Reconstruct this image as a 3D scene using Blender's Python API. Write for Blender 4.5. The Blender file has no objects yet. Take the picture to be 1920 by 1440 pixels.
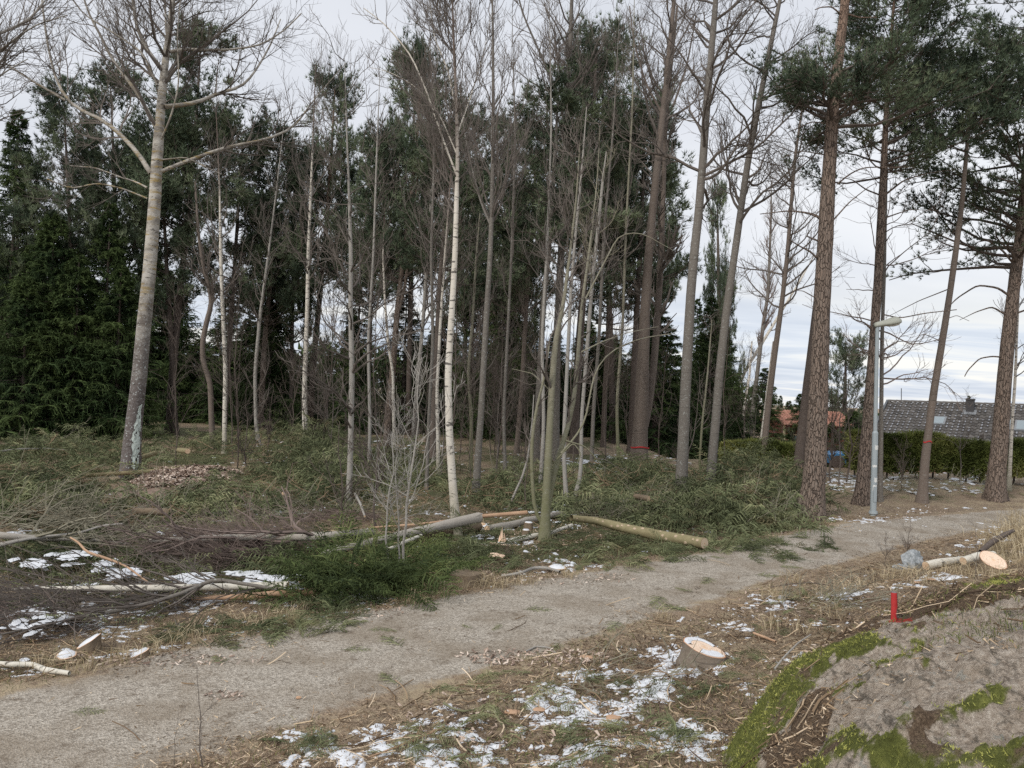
import bpy, math, random
import numpy as np
from mathutils import Vector, Matrix

# ------------------------------------------------------------------ camera, world, sun, exposure
SC = bpy.context.scene
COL = SC.collection
EYE = 2.40                       # eye height above the gravel path
PITCH = math.radians(0.6); ROLL = math.radians(2.0); FPX = 1450.0
_F = Vector((0, math.cos(PITCH), math.sin(PITCH)))
_R0 = Vector((1, 0, 0)); _U0 = _R0.cross(_F)
CR = _R0 * math.cos(ROLL) + _U0 * math.sin(ROLL)
CU = _U0 * math.cos(ROLL) - _R0 * math.sin(ROLL)
cam_d = bpy.data.cameras.new('camera'); cam = bpy.data.objects.new('camera', cam_d); COL.objects.link(cam)
cam_d.sensor_width = 36; cam_d.lens = 36 * FPX / 1920; cam_d.clip_end = 2000; cam_d.clip_start = 0.05
cam.matrix_world = Matrix(((CR.x, CU.x, -_F.x, 0), (CR.y, CU.y, -_F.y, 0), (CR.z, CU.z, -_F.z, EYE), (0, 0, 0, 1)))
SC.camera = cam
SC.view_settings.view_transform = 'Standard'; SC.view_settings.look = 'None'
SC.view_settings.exposure = 0.42; SC.view_settings.gamma = 1.0; SC.view_settings.use_curve_mapping = False
SC.cycles.max_bounces = 5; SC.cycles.diffuse_bounces = 3; SC.cycles.glossy_bounces = 2
SC.cycles.use_denoising = False
SUN_EL, SUN_AZ = math.radians(38), math.radians(-35)     # behind the camera's left shoulder, veiled by cloud
sun_dir = Vector((math.sin(SUN_AZ - math.pi) , math.cos(SUN_AZ - math.pi), 0))
sd = Vector((-0.50, -0.62, 0.62)).normalized()            # direction towards the sun
sun_d = bpy.data.lights.new('sun', 'SUN'); sun = bpy.data.objects.new('sun', sun_d); COL.objects.link(sun)
sun_d.energy = 1.5; sun_d.angle = math.radians(14); sun_d.color = (1.0, 0.95, 0.88)
sun.rotation_euler = sd.to_track_quat('Z', 'Y').to_euler()


class NT:
    """small helper round a node tree"""
    def __init__(s, tree):
        s.t = tree; s.n = tree.nodes; s.l = tree.links
    def node(s, typ, **kw):
        nd = s.n.new(typ)
        for k, v in kw.items(): setattr(nd, k, v)
        return nd
    def put(s, sock, v):
        if v is None: return
        if isinstance(v, bpy.types.NodeSocket): s.l.new(v, sock)
        elif isinstance(v, (tuple, list)):
            sock.default_value = (*v, 1.0) if len(v) == 3 and len(sock.default_value) == 4 else v
        else: sock.default_value = v
    def math(s, op, a, b=0.0, clamp=False):
        nd = s.node('ShaderNodeMath', operation=op, use_clamp=clamp); s.put(nd.inputs[0], a); s.put(nd.inputs[1], b); return nd.outputs[0]
    def mix(s, f, a, b, mode='MIX'):
        nd = s.node('ShaderNodeMix', data_type='RGBA', blend_type=mode); s.put(nd.inputs[0], f); s.put(nd.inputs[6], a); s.put(nd.inputs[7], b); return nd.outputs[2]
    def noise(s, vec, scale, detail=3, rough=0.55, dist=0.0):
        nd = s.node('ShaderNodeTexNoise'); s.put(nd.inputs['Vector'], vec); nd.inputs['Scale'].default_value = scale
        nd.inputs['Detail'].default_value = detail; nd.inputs['Roughness'].default_value = rough; nd.inputs['Distortion'].default_value = dist
        return nd.outputs['Fac']
    def voro(s, vec, scale, feature='F1', out='Distance'):
        nd = s.node('ShaderNodeTexVoronoi', feature=feature); s.put(nd.inputs['Vector'], vec); nd.inputs['Scale'].default_value = scale
        return nd.outputs[out]
    def scale(s, vec, v):
        nd = s.node('ShaderNodeMapping'); s.put(nd.inputs['Vector'], vec); nd.inputs['Scale'].default_value = v; return nd.outputs[0]
    def ramp(s, f, stops):
        nd = s.node('ShaderNodeValToRGB'); s.put(nd.inputs[0], f); e = nd.color_ramp.elements
        while len(e) < len(stops): e.new(0.5)
        for el, (p, c) in zip(e, stops):
            el.position = p; el.color = (*c, 1) if len(c) == 3 else c
        return nd.outputs[0]
    def step(s, f, a, b):
        nd = s.node('ShaderNodeMapRange'); s.put(nd.inputs[0], f); nd.inputs[1].default_value = a; nd.inputs[2].default_value = b
        nd.interpolation_type = 'SMOOTHSTEP'; return nd.outputs[0]
    def obj(s): return s.node('ShaderNodeTexCoord').outputs['Object']
    def pos(s): return s.node('ShaderNodeNewGeometry').outputs['Position']
    def attr(s, name): return s.node('ShaderNodeAttribute', attribute_name=name).outputs['Fac']
    def bump(s, h, strength=0.5, dist=0.02, normal=None):
        nd = s.node('ShaderNodeBump'); s.put(nd.inputs['Height'], h); nd.inputs['Strength'].default_value = strength
        nd.inputs['Distance'].default_value = dist
        if normal is not None: s.put(nd.inputs['Normal'], normal)
        return nd.outputs[0]


world = bpy.data.worlds.new('World'); SC.world = world; world.use_nodes = True
W = NT(world.node_tree); W.n.clear()
sky = W.node('ShaderNodeTexSky', sky_type='NISHITA', sun_disc=False)
sky.sun_elevation = math.asin(sd.z); sky.sun_rotation = math.atan2(sd.x, sd.y); sky.air_density = 1.0; sky.dust_density = 1.0
bg_sky = W.node('ShaderNodeBackground'); W.put(bg_sky.inputs[0], sky.outputs[0]); bg_sky.inputs[1].default_value = 0.09
gen = W.node('ShaderNodeTexCoord').outputs['Generated']
sep = W.node('ShaderNodeSeparateXYZ'); W.put(sep.inputs[0], gen)
zc = W.math('ADD', W.math('MAXIMUM', sep.outputs[2], 0.0), 0.10)
cmb = W.node('ShaderNodeCombineXYZ')
W.put(cmb.inputs[0], W.math('DIVIDE', sep.outputs[0], zc)); W.put(cmb.inputs[1], W.math('DIVIDE', sep.outputs[1], zc)); cmb.inputs[2].default_value = 3.7
cl1 = W.noise(cmb.outputs[0], 0.42, 5, 0.55, 0.3)
cl2 = W.noise(W.scale(cmb.outputs[0], (0.5, 1.4, 1)), 0.9, 4, 0.6, 0.6)
deck = W.ramp(cl1, [(0.34, (0.63, 0.66, 0.715)), (0.50, (0.76, 0.78, 0.825)), (0.64, (0.89, 0.90, 0.92))])
low = W.ramp(cl2, [(0.36, (0.56, 0.63, 0.76)), (0.50, (0.74, 0.79, 0.88)), (0.60, (0.97, 0.96, 0.93))])
near_hor = W.step(sep.outputs[2], 0.17, 0.05)
cloud = W.mix(near_hor, deck, low)
cloud = W.mix(W.math('MULTIPLY', W.step(sep.outputs[2], 0.10, 0.9), 0.5), cloud, (1.05, 1.07, 1.12))
bg_cl = W.node('ShaderNodeBackground'); W.put(bg_cl.inputs[0], cloud); bg_cl.inputs[1].default_value = 0.80
mixs = W.node('ShaderNodeMixShader'); mixs.inputs[0].default_value = 0.9
W.l.new(bg_sky.outputs[0], mixs.inputs[1]); W.l.new(bg_cl.outputs[0], mixs.inputs[2])
wout = W.node('ShaderNodeOutputWorld'); W.l.new(mixs.outputs[0], wout.inputs[0])

# ------------------------------------------------------------------ numpy tools
RNG = np.random.default_rng(7)


def _hash(ix, iy, iz, seed):
    h = (ix.astype(np.int64) * 374761393 + iy.astype(np.int64) * 668265263 + iz.astype(np.int64) * 2147483647 + seed * 974711) & 0x7fffffff
    h = ((h ^ (h >> 13)) * 1274126177) & 0x7fffffff
    h = ((h ^ (h >> 16)) * 461845907) & 0x7fffffff
    return ((h ^ (h >> 15)) & 0xffffff) / float(0xffffff)


def vnoise(x, y, z=None, seed=0):
    x = np.asarray(x, float); y = np.asarray(y, float)
    z = np.zeros_like(x) if z is None else np.asarray(z, float)
    ix, iy, iz = np.floor(x), np.floor(y), np.floor(z)
    fx, fy, fz = x - ix, y - iy, z - iz
    fx, fy, fz = [f * f * f * (f * (f * 6 - 15) + 10) for f in (fx, fy, fz)]
    r = 0
    for dx in (0, 1):
        for dy in (0, 1):
            for dz in (0, 1):
                w = (fx if dx else 1 - fx) * (fy if dy else 1 - fy) * (fz if dz else 1 - fz)
                r = r + w * _hash(ix + dx, iy + dy, iz + dz, seed)
    return r


def fbm(x, y, z=None, o=4, seed=0, gain=0.5):
    a, s, t = 1.0, 0.0, 0.0
    x = np.asarray(x, float) ; y = np.asarray(y, float)
    for i in range(o):
        s = s + a * vnoise(x, y, z, seed + i * 17); t += a
        x = x * 2.03 + 5.1; y = y * 2.03 + 1.7
        if z is not None: z = z * 2.03 + 2.3
        a *= gain
    return s / t


def sstep(a, b, x):
    t = np.clip((np.asarray(x, float) - a) / (b - a), 0, 1); return t * t * (3 - 2 * t)


def nrm(v):
    return v / np.maximum(np.linalg.norm(v, axis=-1, keepdims=True), 1e-9)


CP = np.array((0.0, 0.0, EYE)); cF, cR, cU = np.array(_F), np.array(CR), np.array(CU)


def ray(px, py): return cF + (px - 960) / FPX * cR + (720 - py) / FPX * cU
def at_y(px, py, Y):
    r = ray(px, py); return CP + r * (Y / r[1])
def project(P):
    d = P - CP; f = d @ cF
    return 960 + FPX * (d @ cR) / f, 720 - FPX * (d @ cU) / f


# ------------------------------------------------------------------ the lie of the land
def flat_pt(px, py):
    r = ray(px, py); return (CP + r * (-EYE / r[2]))[:2]


FAR_E = [(-500, 1480), (0, 1300), (300, 1232), (560, 1178), (760, 1136), (1000, 1092), (1200, 1058), (1330, 1036), (1480, 1002), (1600, 980), (1750, 968), (1910, 955), (2150, 945)]
NEAR_E = [(-100, 1700), (250, 1460), (480, 1375), (700, 1305), (900, 1250), (1050, 1212), (1200, 1162), (1330, 1122), (1450, 1086), (1560, 1058), (1700, 1020), (1850, 990), (2150, 968)]
FE = np.array([flat_pt(*p) for p in FAR_E]); NE = np.array([flat_pt(*p) for p in NEAR_E])
_e = NE[0] - NE[1]; NE = np.vstack([NE[0] + _e * 6, NE]); _e = FE[0] - FE[1]; FE = np.vstack([FE[0] + _e * 6, FE])
_e = NE[-1] - NE[-2]; NE = np.vstack([NE, NE[-1] + _e * 8]); _e = FE[-1] - FE[-2]; FE = np.vstack([FE, FE[-1] + _e * 8])


def sdist(x, y, L):
    """signed distance to polyline L, positive on the camera's side (right of travel)"""
    x = np.asarray(x, float); y = np.asarray(y, float)
    best = np.full(x.shape, 1e9); sg = np.ones(x.shape)
    for a, b in zip(L[:-1], L[1:]):
        d = b - a; t = np.clip(((x - a[0]) * d[0] + (y - a[1]) * d[1]) / (d @ d), 0, 1)
        qx, qy = a[0] + t * d[0], a[1] + t * d[1]
        ds = np.hypot(x - qx, y - qy)
        c = d[0] * (y - a[1]) - d[1] * (x - a[0])
        m = ds < best - 1e-7
        best = np.where(m, ds, best); sg = np.where(m, np.where(c < 0, 1.0, -1.0), sg)
    return best * sg


def ground(x, y):
    x = np.asarray(x, float); y = np.asarray(y, float)
    dn = sdist(x, y, NE); df = -sdist(x, y, FE)
    z = 0.60 * sstep(0.0, 4.6, dn)
    z = z + (fbm(x * 0.35, y * 0.35, o=3, seed=3) - 0.5) * 0.35 * sstep(0.3, 5, df)
    z = z - 0.10 * sstep(0, .9, df) * (1 - sstep(1.5, 4, df))
    rough = np.maximum(sstep(0.05, 0.8, dn), sstep(0.05, 0.8, df))
    z = z + (fbm(x * 3.1, y * 3.1, o=3, seed=9) - 0.5) * (0.02 + 0.10 * rough)
    z = z - 2.2 * sstep(28, 36, y) * sstep(5, 13, x)
    z = z + 0.035 * np.maximum(y - 60, 0) * 0.12
    return z


def gz(x, y): return float(ground(np.array([x]), np.array([y]))[0])


def gp(px, py, dz=0.0):
    """the point of the ground that shows at this place of the photograph"""
    r = ray(px, py); ts = np.concatenate([np.arange(1.5, 30, .05), np.arange(30, 140, .5)])
    P = CP + r * ts[:, None]
    h = P[:, 2] - ground(P[:, 0], P[:, 1]) - dz
    i = int(np.argmax(h < 0)) if (h < 0).any() else len(ts) - 1
    if i == 0: i = 1
    t = ts[i - 1] + (ts[i] - ts[i - 1]) * h[i - 1] / max(h[i - 1] - h[i], 1e-6)
    return CP + r * t


# ------------------------------------------------------------------ mesh building
class MB:
    def __init__(s): s.V = []; s.F = []; s.T = []; s.MI = []; s.n = 0
    def add(s, V, Fs, tint=0.5, mi=0):
        V = np.asarray(V, float).reshape(-1, 3)
        if not isinstance(Fs, list): Fs = [Fs]
        for F in Fs:
            s.F.append(np.asarray(F, np.int64) + s.n); s.MI.append(np.full(len(F), mi, np.int32))
        s.T.append(np.broadcast_to(np.asarray(tint, float).reshape(-1), (len(V),)) if np.ndim(tint) == 0 or np.size(tint) == 1 else np.asarray(tint, float).reshape(-1))
        s.V.append(V); s.n += len(V)
    def mesh(s, name, mats, smooth=False, extra=None):
        me = bpy.data.meshes.new(name)
        V = np.concatenate(s.V); me.vertices.add(len(V)); me.vertices.foreach_set('co', V.astype(np.float32).ravel())
        loops = np.concatenate([F.ravel() for F in s.F]); cnt = np.concatenate([np.full(len(F), F.shape[1]) for F in s.F])
        me.loops.add(len(loops)); me.loops.foreach_set('vertex_index', loops.astype(np.int32))
        me.polygons.add(len(cnt)); me.polygons.foreach_set('loop_start', (np.cumsum(cnt) - cnt).astype(np.int32))
        me.polygons.foreach_set('material_index', np.concatenate(s.MI))
        me.polygons.foreach_set('use_smooth', np.full(len(cnt), smooth))
        a = me.attributes.new('tint', 'FLOAT', 'POINT'); a.data.foreach_set('value', np.concatenate(s.T).astype(np.float32))
        for k, v in (extra or {}).items():
            a = me.attributes.new(k, 'FLOAT', 'POINT'); a.data.foreach_set('value', np.asarray(v, np.float32).ravel())
        me.update(calc_edges=True)
        for m in (mats if isinstance(mats, (list, tuple)) else [mats]): me.materials.append(m)
        return me
    def obj(s, name, mats, parent=None, loc=None, smooth=False, extra=None):
        return link(name, s.mesh(name, mats, smooth, extra), parent, loc)


def link(name, me, parent=None, loc=None):
    o = bpy.data.objects.new(name, me); COL.objects.link(o)
    if parent is not None: o.parent = parent
    if loc is not None: o.location = tuple(float(c) for c in loc)
    return o


def tag(o, label=None, cat=None, group=None, kind=None):
    if label: o['label'] = label
    if cat: o['category'] = cat
    if group: o['group'] = group
    if kind: o['kind'] = kind
    return o


def thing(name, label, cat, loc, group=None, rotz=0.0):
    o = bpy.data.objects.new(name, None); COL.objects.link(o); o.empty_display_size = 0.2
    o.location = tuple(float(c) for c in loc); o.rotation_euler = (0, 0, rotz)
    return tag(o, label, cat, group)


def tubes(P, R, k=3, cap=False):
    P = np.asarray(P, float); R = np.asarray(R, float)
    if P.ndim == 2: P = P[None]; R = R[None]
    m, n, _ = P.shape
    T = nrm(np.gradient(P, axis=1))
    mean = nrm(P[:, -1] - P[:, 0]); ref = np.where(np.abs(mean[:, 2:3]) > 0.75, np.array([[1.0, 0, 0]]), np.array([[0, 0, 1.0]]))[:, None, :]
    A = nrm(np.cross(T, np.broadcast_to(ref, T.shape))); B = np.cross(T, A)
    an = np.arange(k) / k * 2 * np.pi
    V = P[:, :, None, :] + R[:, :, None, None] * (np.cos(an)[None, None, :, None] * A[:, :, None, :] + np.sin(an)[None, None, :, None] * B[:, :, None, :])
    i = np.arange(n - 1)[:, None]; j = np.arange(k)[None]; j2 = (j + 1) % k
    q = np.stack([i * k + j, i * k + j2, (i + 1) * k + j2, (i + 1) * k + j], -1).reshape(-1, 4)
    F = (q[None] + (np.arange(m) * n * k)[:, None, None]).reshape(-1, 4)
    Fs = [F]
    if cap:
        for c, rev in ((0, True), (n - 1, False)):
            idx = np.arange(k) + c * k
            Fs.append(((idx[::-1] if rev else idx)[None] + (np.arange(m) * n * k)[:, None]))
    return V.reshape(-1, 3), Fs


def box(c, s, rot=None):
    c = np.asarray(c, float); h = np.asarray(s, float) / 2
    V = np.array([(x, y, z) for x in (-1, 1) for y in (-1, 1) for z in (-1, 1)]) * h
    if rot is not None: V = V @ np.asarray(rot).T
    return V + c, np.array([(0, 1, 3, 2), (4, 6, 7, 5), (0, 4, 5, 1), (2, 3, 7, 6), (0, 2, 6, 4), (1, 5, 7, 3)])


def resample(pts, n, vals=None):
    pts = np.asarray(pts, float)
    d = np.r_[0, np.cumsum(np.linalg.norm(np.diff(pts, axis=0), axis=1))]
    # smooth (Catmull-Rom like) through cubic blending of a dense linear resample
    t = np.linspace(0, d[-1], n)
    out = np.stack([np.interp(t, d, pts[:, i]) for i in range(pts.shape[1])], -1)
    if len(pts) > 2:
        for _ in range(max(1, n // (len(pts) * 3))):
            out[1:-1] = 0.25 * out[:-2] + 0.5 * out[1:-1] + 0.25 * out[2:]
    if vals is None: return out
    return out, np.interp(t, d, np.asarray(vals, float))


def interp_along(P, R, idx, t):
    n = P.shape[1]; f = t * (n - 1); i = np.minimum(f.astype(int), n - 2); w = (f - i)[:, None]
    p = P[idx, i] * (1 - w) + P[idx, i + 1] * w
    d = nrm(P[idx, i + 1] - P[idx, i]); r = R[idx, i] * (1 - w[:, 0]) + R[idx, i + 1] * w[:, 0]
    return p, d, r


def grow(rng, P, R, M, t0, t1, L, ang=45, up=0.0, wig=0.18, n=5, rr=0.6, rmin=0.004, taper=0.3, lfall=0.5, side=0.0, bias=None, tpow=1.0):
    """M side shoots from the polylines P; returns their polylines and radii"""
    ln = np.linalg.norm(P[:, -1] - P[:, 0], axis=1); pr = ln / ln.sum()
    idx = rng.choice(len(P), M, p=pr); t = t0 + (t1 - t0) * rng.random(M) ** tpow
    p, d, r = interp_along(P, R, idx, t)
    rnd = nrm(rng.normal(size=(M, 3)))
    if bias is not None: rnd = nrm(rnd + np.asarray(bias))
    perp = nrm(rnd - (rnd * d).sum(1, keepdims=True) * d)
    a = np.radians(ang * (0.75 + 0.5 * rng.random(M)))[:, None]
    v = nrm(np.cos(a) * d + np.sin(a) * perp)
    v[:, 2] *= (1 - side); v = nrm(v)
    ll = L * (1 - lfall * (t - t0) / max(t1 - t0, 1e-6)) * (0.55 + 0.75 * rng.random(M))
    Q = np.zeros((M, n, 3)); Q[:, 0] = p; st = (ll / (n - 1))[:, None]
    for i in range(1, n):
        v = v + wig * rng.normal(size=(M, 3)); v[:, 2] += up / (n - 1) * 2; v = nrm(v)
        Q[:, i] = Q[:, i - 1] + v * st
    r0 = np.clip(r * rr, rmin, None)[:, None]
    RR = r0 * (1 + (taper - 1) * np.linspace(0, 1, n)[None]); RR = np.maximum(RR, rmin * 0.6)
    return Q, RR


def ribbons(P, wid, nrm_vec=None, rng=None):
    """flat tapering strips along P (m,n,3)"""
    m, n, _ = P.shape
    T = nrm(np.gradient(P, axis=1))
    ref = nrm((rng or RNG).normal(size=(m, 1, 3))) if nrm_vec is None else nrm_vec
    S = nrm(np.cross(T, np.broadcast_to(ref, T.shape)))
    w = np.asarray(wid, float)
    if w.ndim == 0: w = np.full(m, float(w))
    prof = np.interp(np.linspace(0, 1, n), [0, .25, 1], [.55, 1.0, .12])
    o = S * (w[:, None] * prof[None])[:, :, None] / 2
    V = np.stack([P - o, P + o], 2).reshape(-1, 3)
    i = np.arange(n - 1)
    q = np.stack([2 * i, 2 * i + 1, 2 * i + 3, 2 * i + 2], -1)
    F = (q[None] + (np.arange(m) * 2 * n)[:, None, None]).reshape(-1, 4)
    return V, F


def spikes(p, d, L, w, k, spread, rng):
    """k thin triangles fanning forward from each point: a tuft of needles"""
    m = len(p)
    pp = np.repeat(p, k, 0); dd = np.repeat(d, k, 0)
    v = nrm(dd + spread * rng.normal(size=dd.shape))
    s = nrm(np.cross(v, rng.normal(size=v.shape)))
    l = L * (0.7 + 0.6 * rng.random(m * k))[:, None]
    b = pp + v * l * 0.05
    V = np.stack([b - s * w / 2, b + s * w / 2, pp + v * l], 1).reshape(-1, 3)
    return V, np.arange(m * k * 3).reshape(-1, 3)


def along(P, R, M, rng, t0=0.3, t1=1.0):
    idx = rng.integers(0, len(P), M); t = t0 + (t1 - t0) * rng.random(M)
    return interp_along(P, R, idx, t)

# ------------------------------------------------------------------ materials
MATS = {}


def mat(name, fn, rough=0.85, spec=0.25):
    m = bpy.data.materials.new(name); m.use_nodes = True
    N = NT(m.node_tree); b = N.n['Principled BSDF']
    b.inputs['Roughness'].default_value = rough; b.inputs['Specular IOR Level'].default_value = spec
    r = fn(N)
    if isinstance(r, tuple) and len(r) == 2 and isinstance(r[1], bpy.types.NodeSocket):
        N.put(b.inputs['Base Color'], r[0]); N.put(b.inputs['Normal'], r[1])
    else: N.put(b.inputs['Base Color'], r)
    MATS[name] = m; return m


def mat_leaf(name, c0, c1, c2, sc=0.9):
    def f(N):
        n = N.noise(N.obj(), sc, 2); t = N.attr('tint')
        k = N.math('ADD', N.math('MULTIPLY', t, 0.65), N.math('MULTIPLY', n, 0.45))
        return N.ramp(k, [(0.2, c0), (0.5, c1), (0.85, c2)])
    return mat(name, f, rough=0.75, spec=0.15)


def bark_pine(N):
    o = N.obj(); z = N.node('ShaderNodeSeparateXYZ'); N.put(z.inputs[0], o)
    v = N.scale(o, (1, 1, 0.20)); vd = N.node('ShaderNodeVectorMath', operation='ADD')
    nn = N.node('ShaderNodeTexNoise'); N.put(nn.inputs['Vector'], o); nn.inputs['Scale'].default_value = 5
    sc = N.node('ShaderNodeVectorMath', operation='SCALE'); N.put(sc.inputs[0], nn.outputs['Color']); sc.inputs['Scale'].default_value = 0.11
    N.put(vd.inputs[0], v); N.put(vd.inputs[1], sc.outputs[0])
    cr = N.voro(vd.outputs[0], 22, 'DISTANCE_TO_EDGE'); cell = N.voro(vd.outputs[0], 22, 'F1', 'Color')
    crack = N.step(cr, 0.0, 0.11)
    fine = N.noise(N.scale(o, (1, 1, .4)), 60, 3)
    low = N.mix(fine, (0.12, 0.095, 0.08), (0.30, 0.245, 0.205))
    low = N.mix(N.math('MULTIPLY', N.noise(cell, 3.0, 0), 0.5), low, (0.25, 0.17, 0.125))
    high = N.mix(fine, (0.16, 0.105, 0.075), (0.33, 0.225, 0.165))
    h = N.step(N.math('ADD', z.outputs[2], N.math('MULTIPLY', N.noise(o, 0.8, 2), 3.0)), 7.5, 15.0)
    c = N.mix(h, low, high)
    c = N.mix(N.math('MULTIPLY', N.math('SUBTRACT', 1.0, crack), N.math('SUBTRACT', .75, N.math('MULTIPLY', h, .45))), c, (0.04, 0.03, 0.024))
    lich = N.step(N.noise(o, 24, 3, .7), 0.62, 0.70)
    c = N.mix(N.math('MULTIPLY', lich, 0.35), c, (0.27, 0.28, 0.25))
    return c, N.bump(N.math('ADD', crack, N.math('MULTIPLY', fine, .4)), 0.9, 0.035)


def bark_aspen(N):
    o = N.obj(); z = N.node('ShaderNodeSeparateXYZ'); N.put(z.inputs[0], o)
    big = N.noise(N.scale(o, (1, 1, 1.6)), 2.2, 4, .6, .4); band = N.noise(N.scale(o, (.8, .8, 5)), 2.6, 4, .65, .3)
    c = N.mix(N.step(big, .35, .62), (0.22, 0.195, 0.165), (0.50, 0.47, 0.42))
    yel = N.math('MULTIPLY', N.step(band, 0.50, 0.62), N.math('MULTIPLY', N.step(z.outputs[2], 3.2, 5.0), N.step(z.outputs[2], 12, 7)))
    c = N.mix(N.math('MULTIPLY', yel, 0.8), c, (0.33, 0.235, 0.08))
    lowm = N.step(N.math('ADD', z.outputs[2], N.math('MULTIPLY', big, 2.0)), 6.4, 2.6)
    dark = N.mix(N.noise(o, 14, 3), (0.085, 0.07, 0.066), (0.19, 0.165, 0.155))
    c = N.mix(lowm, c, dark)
    sp = N.math('MULTIPLY', N.step(N.noise(o, 21, 4, .75), 0.575, 0.63), N.step(z.outputs[2], 7.5, 2.0))
    c = N.mix(sp, c, (0.55, 0.58, 0.57))
    mark = N.step(N.noise(N.scale(o, (1, 1, 3)), 5, 4, .7), 0.42, 0.36)
    c = N.mix(N.math('MULTIPLY', mark, 0.75), c, (0.07, 0.06, 0.05))
    return c, N.bump(N.noise(o, 25, 4), .5, .02)


def bark_birch(N):
    o = N.obj(); z = N.node('ShaderNodeSeparateXYZ'); N.put(z.inputs[0], o)
    big = N.noise(o, 2.0, 3)
    c = N.mix(big, (0.52, 0.46, 0.37), (0.74, 0.71, 0.65))
    mark = N.step(N.noise(N.scale(o, (2.2, 2.2, 9)), 1.9, 4, .7), 0.445, 0.40)
    c = N.mix(N.math('MULTIPLY', mark, .85), c, (0.045, 0.038, 0.033))
    c = N.mix(N.step(N.attr('tint'), .040, .018), c, (0.17, 0.125, 0.105))
    base = N.math('MULTIPLY', N.step(N.math('ADD', z.outputs[2], N.math('MULTIPLY', N.noise(o, 5, 3), 1.6)), 2.2, 0.9), 0.75)
    c = N.mix(base, c, N.mix(N.noise(o, 16, 3), (0.16, 0.15, 0.10), (0.42, 0.40, 0.30)))
    return c, N.bump(N.noise(N.scale(o, (1, 1, 3)), 14, 3), .3, .01)


def bark_grey(c0, c1, lich=0.5, moss=None):
    def f(N):
        o = N.obj(); big = N.noise(N.scale(o, (1, 1, .5)), 3.0, 4, .6)
        fine = N.noise(N.scale(o, (1, 1, 1.8)), 30, 3, .6)
        c = N.mix(N.math('MULTIPLY', N.math('ADD', big, fine), 0.5), c0, c1)
        rings = N.step(N.noise(N.scale(o, (.6, .6, 7)), 4, 2), .38, .30)
        c = N.mix(N.math('MULTIPLY', rings, .5), c, (0.05, 0.042, 0.036))
        c = N.mix(N.math('MULTIPLY', N.step(N.noise(o, 22, 4, .7), 0.58, 0.64), lich), c, (0.46, 0.48, 0.45))
        if moss:
            z = N.node('ShaderNodeSeparateXYZ'); N.put(z.inputs[0], o)
            c = N.mix(N.math('MULTIPLY', N.step(z.outputs[2], 3.5, 0.1), N.math('MULTIPLY', N.noise(o, 9, 3), 1.2)), c, moss)
        return c, N.bump(fine, .5, .012)
    return f


def simple(c0, c1, sc=20, bump=0.3, bd=.01, stretch=(1, 1, 1), det=3):
    def f(N):
        o = N.scale(N.obj(), stretch); n = N.noise(o, sc, det)
        c = N.mix(n, c0, c1)
        return c, N.bump(n, bump, bd)
    return f


m_pine = mat('pine_bark', bark_pine); m_aspen = mat('aspen_bark', bark_aspen); m_birch = mat('birch_bark', bark_birch, rough=.65)
m_grey = mat('grey_bark', bark_grey((0.09, 0.08, 0.07), (0.26, 0.235, 0.205), .5))
m_pale = mat('pale_bark', bark_grey((0.20, 0.185, 0.165), (0.46, 0.435, 0.395), .25))
m_dark = mat('dark_bark', bark_grey((0.065, 0.05, 0.042), (0.17, 0.135, 0.115), .15))
m_olive = mat('mossy_bark', bark_grey((0.14, 0.13, 0.095), (0.34, 0.32, 0.24), .35, (0.15, 0.155, 0.07)))
m_brown = mat('brown_bark', bark_grey((0.10, 0.08, 0.066), (0.235, 0.19, 0.16), .2))
m_twig = mat('grey_twig', simple((0.085, 0.072, 0.064), (0.20, 0.172, 0.15), 3))
m_twigd = mat('dark_twig', simple((0.075, 0.06, 0.052), (0.155, 0.125, 0.105), 3))
m_twigr = mat('reddish_twig', simple((0.13, 0.098, 0.085), (0.25, 0.195, 0.17), 3))
m_twigy = mat('lichen_twig', simple((0.14, 0.125, 0.09), (0.29, 0.27, 0.20), 4))
m_pneed = mat_leaf('pine_needles', (0.036, 0.052, 0.035), (0.090, 0.120, 0.074), (0.20, 0.235, 0.14), .8)
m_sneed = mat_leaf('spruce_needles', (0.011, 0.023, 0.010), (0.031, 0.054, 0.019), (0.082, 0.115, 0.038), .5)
m_frond = mat_leaf('cut_spruce_needles', (0.060, 0.072, 0.036), (0.175, 0.195, 0.100), (0.37, 0.36, 0.20), 1.6)
_fb = m_frond.node_tree; _f = NT(_fb); _b = _f.n['Principled BSDF']; _o = _b.inputs['Base Color'].links[0].from_socket
_n = _f.step(_f.noise(_f.obj(), 1.7, 4, .65), .56, .66)
_f.put(_b.inputs['Base Color'], _f.mix(_f.math('MULTIPLY', _n, .75), _o, (.19, .145, .085)))
m_frondv = mat_leaf('fresh_spruce_needles', (0.028, 0.042, 0.016), (0.090, 0.120, 0.042), (0.26, 0.28, 0.11), 3.0)
m_thuja = mat_leaf('thuja_leaves', (0.05, 0.065, 0.018), (0.15, 0.18, 0.05), (0.34, 0.34, 0.12), 1.0)
def rings(c0, c1, rim=(.16, .10, .06), core=(.48, .27, .15)):
    def f(N):
        o = N.obj(); t = N.attr('tint'); n = N.noise(o, 7, 4)
        w = N.math('SINE', N.math('ADD', N.math('MULTIPLY', t, 52.0), N.math('MULTIPLY', n, 6.0)))
        c = N.mix(N.math('ADD', N.math('MULTIPLY', w, .28), N.math('MULTIPLY', n, .8)), c0, c1)
        c = N.mix(N.math('MULTIPLY', N.step(N.noise(N.scale(o, (1, 1, .2)), 30, 2), .60, .66), .35), c, (.30, .19, .11))
        c = N.mix(N.step(t, .22, .0), c, core)
        return N.mix(N.step(t, .93, .985), c, rim), N.bump(n, .3, .004)
    return f


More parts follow.
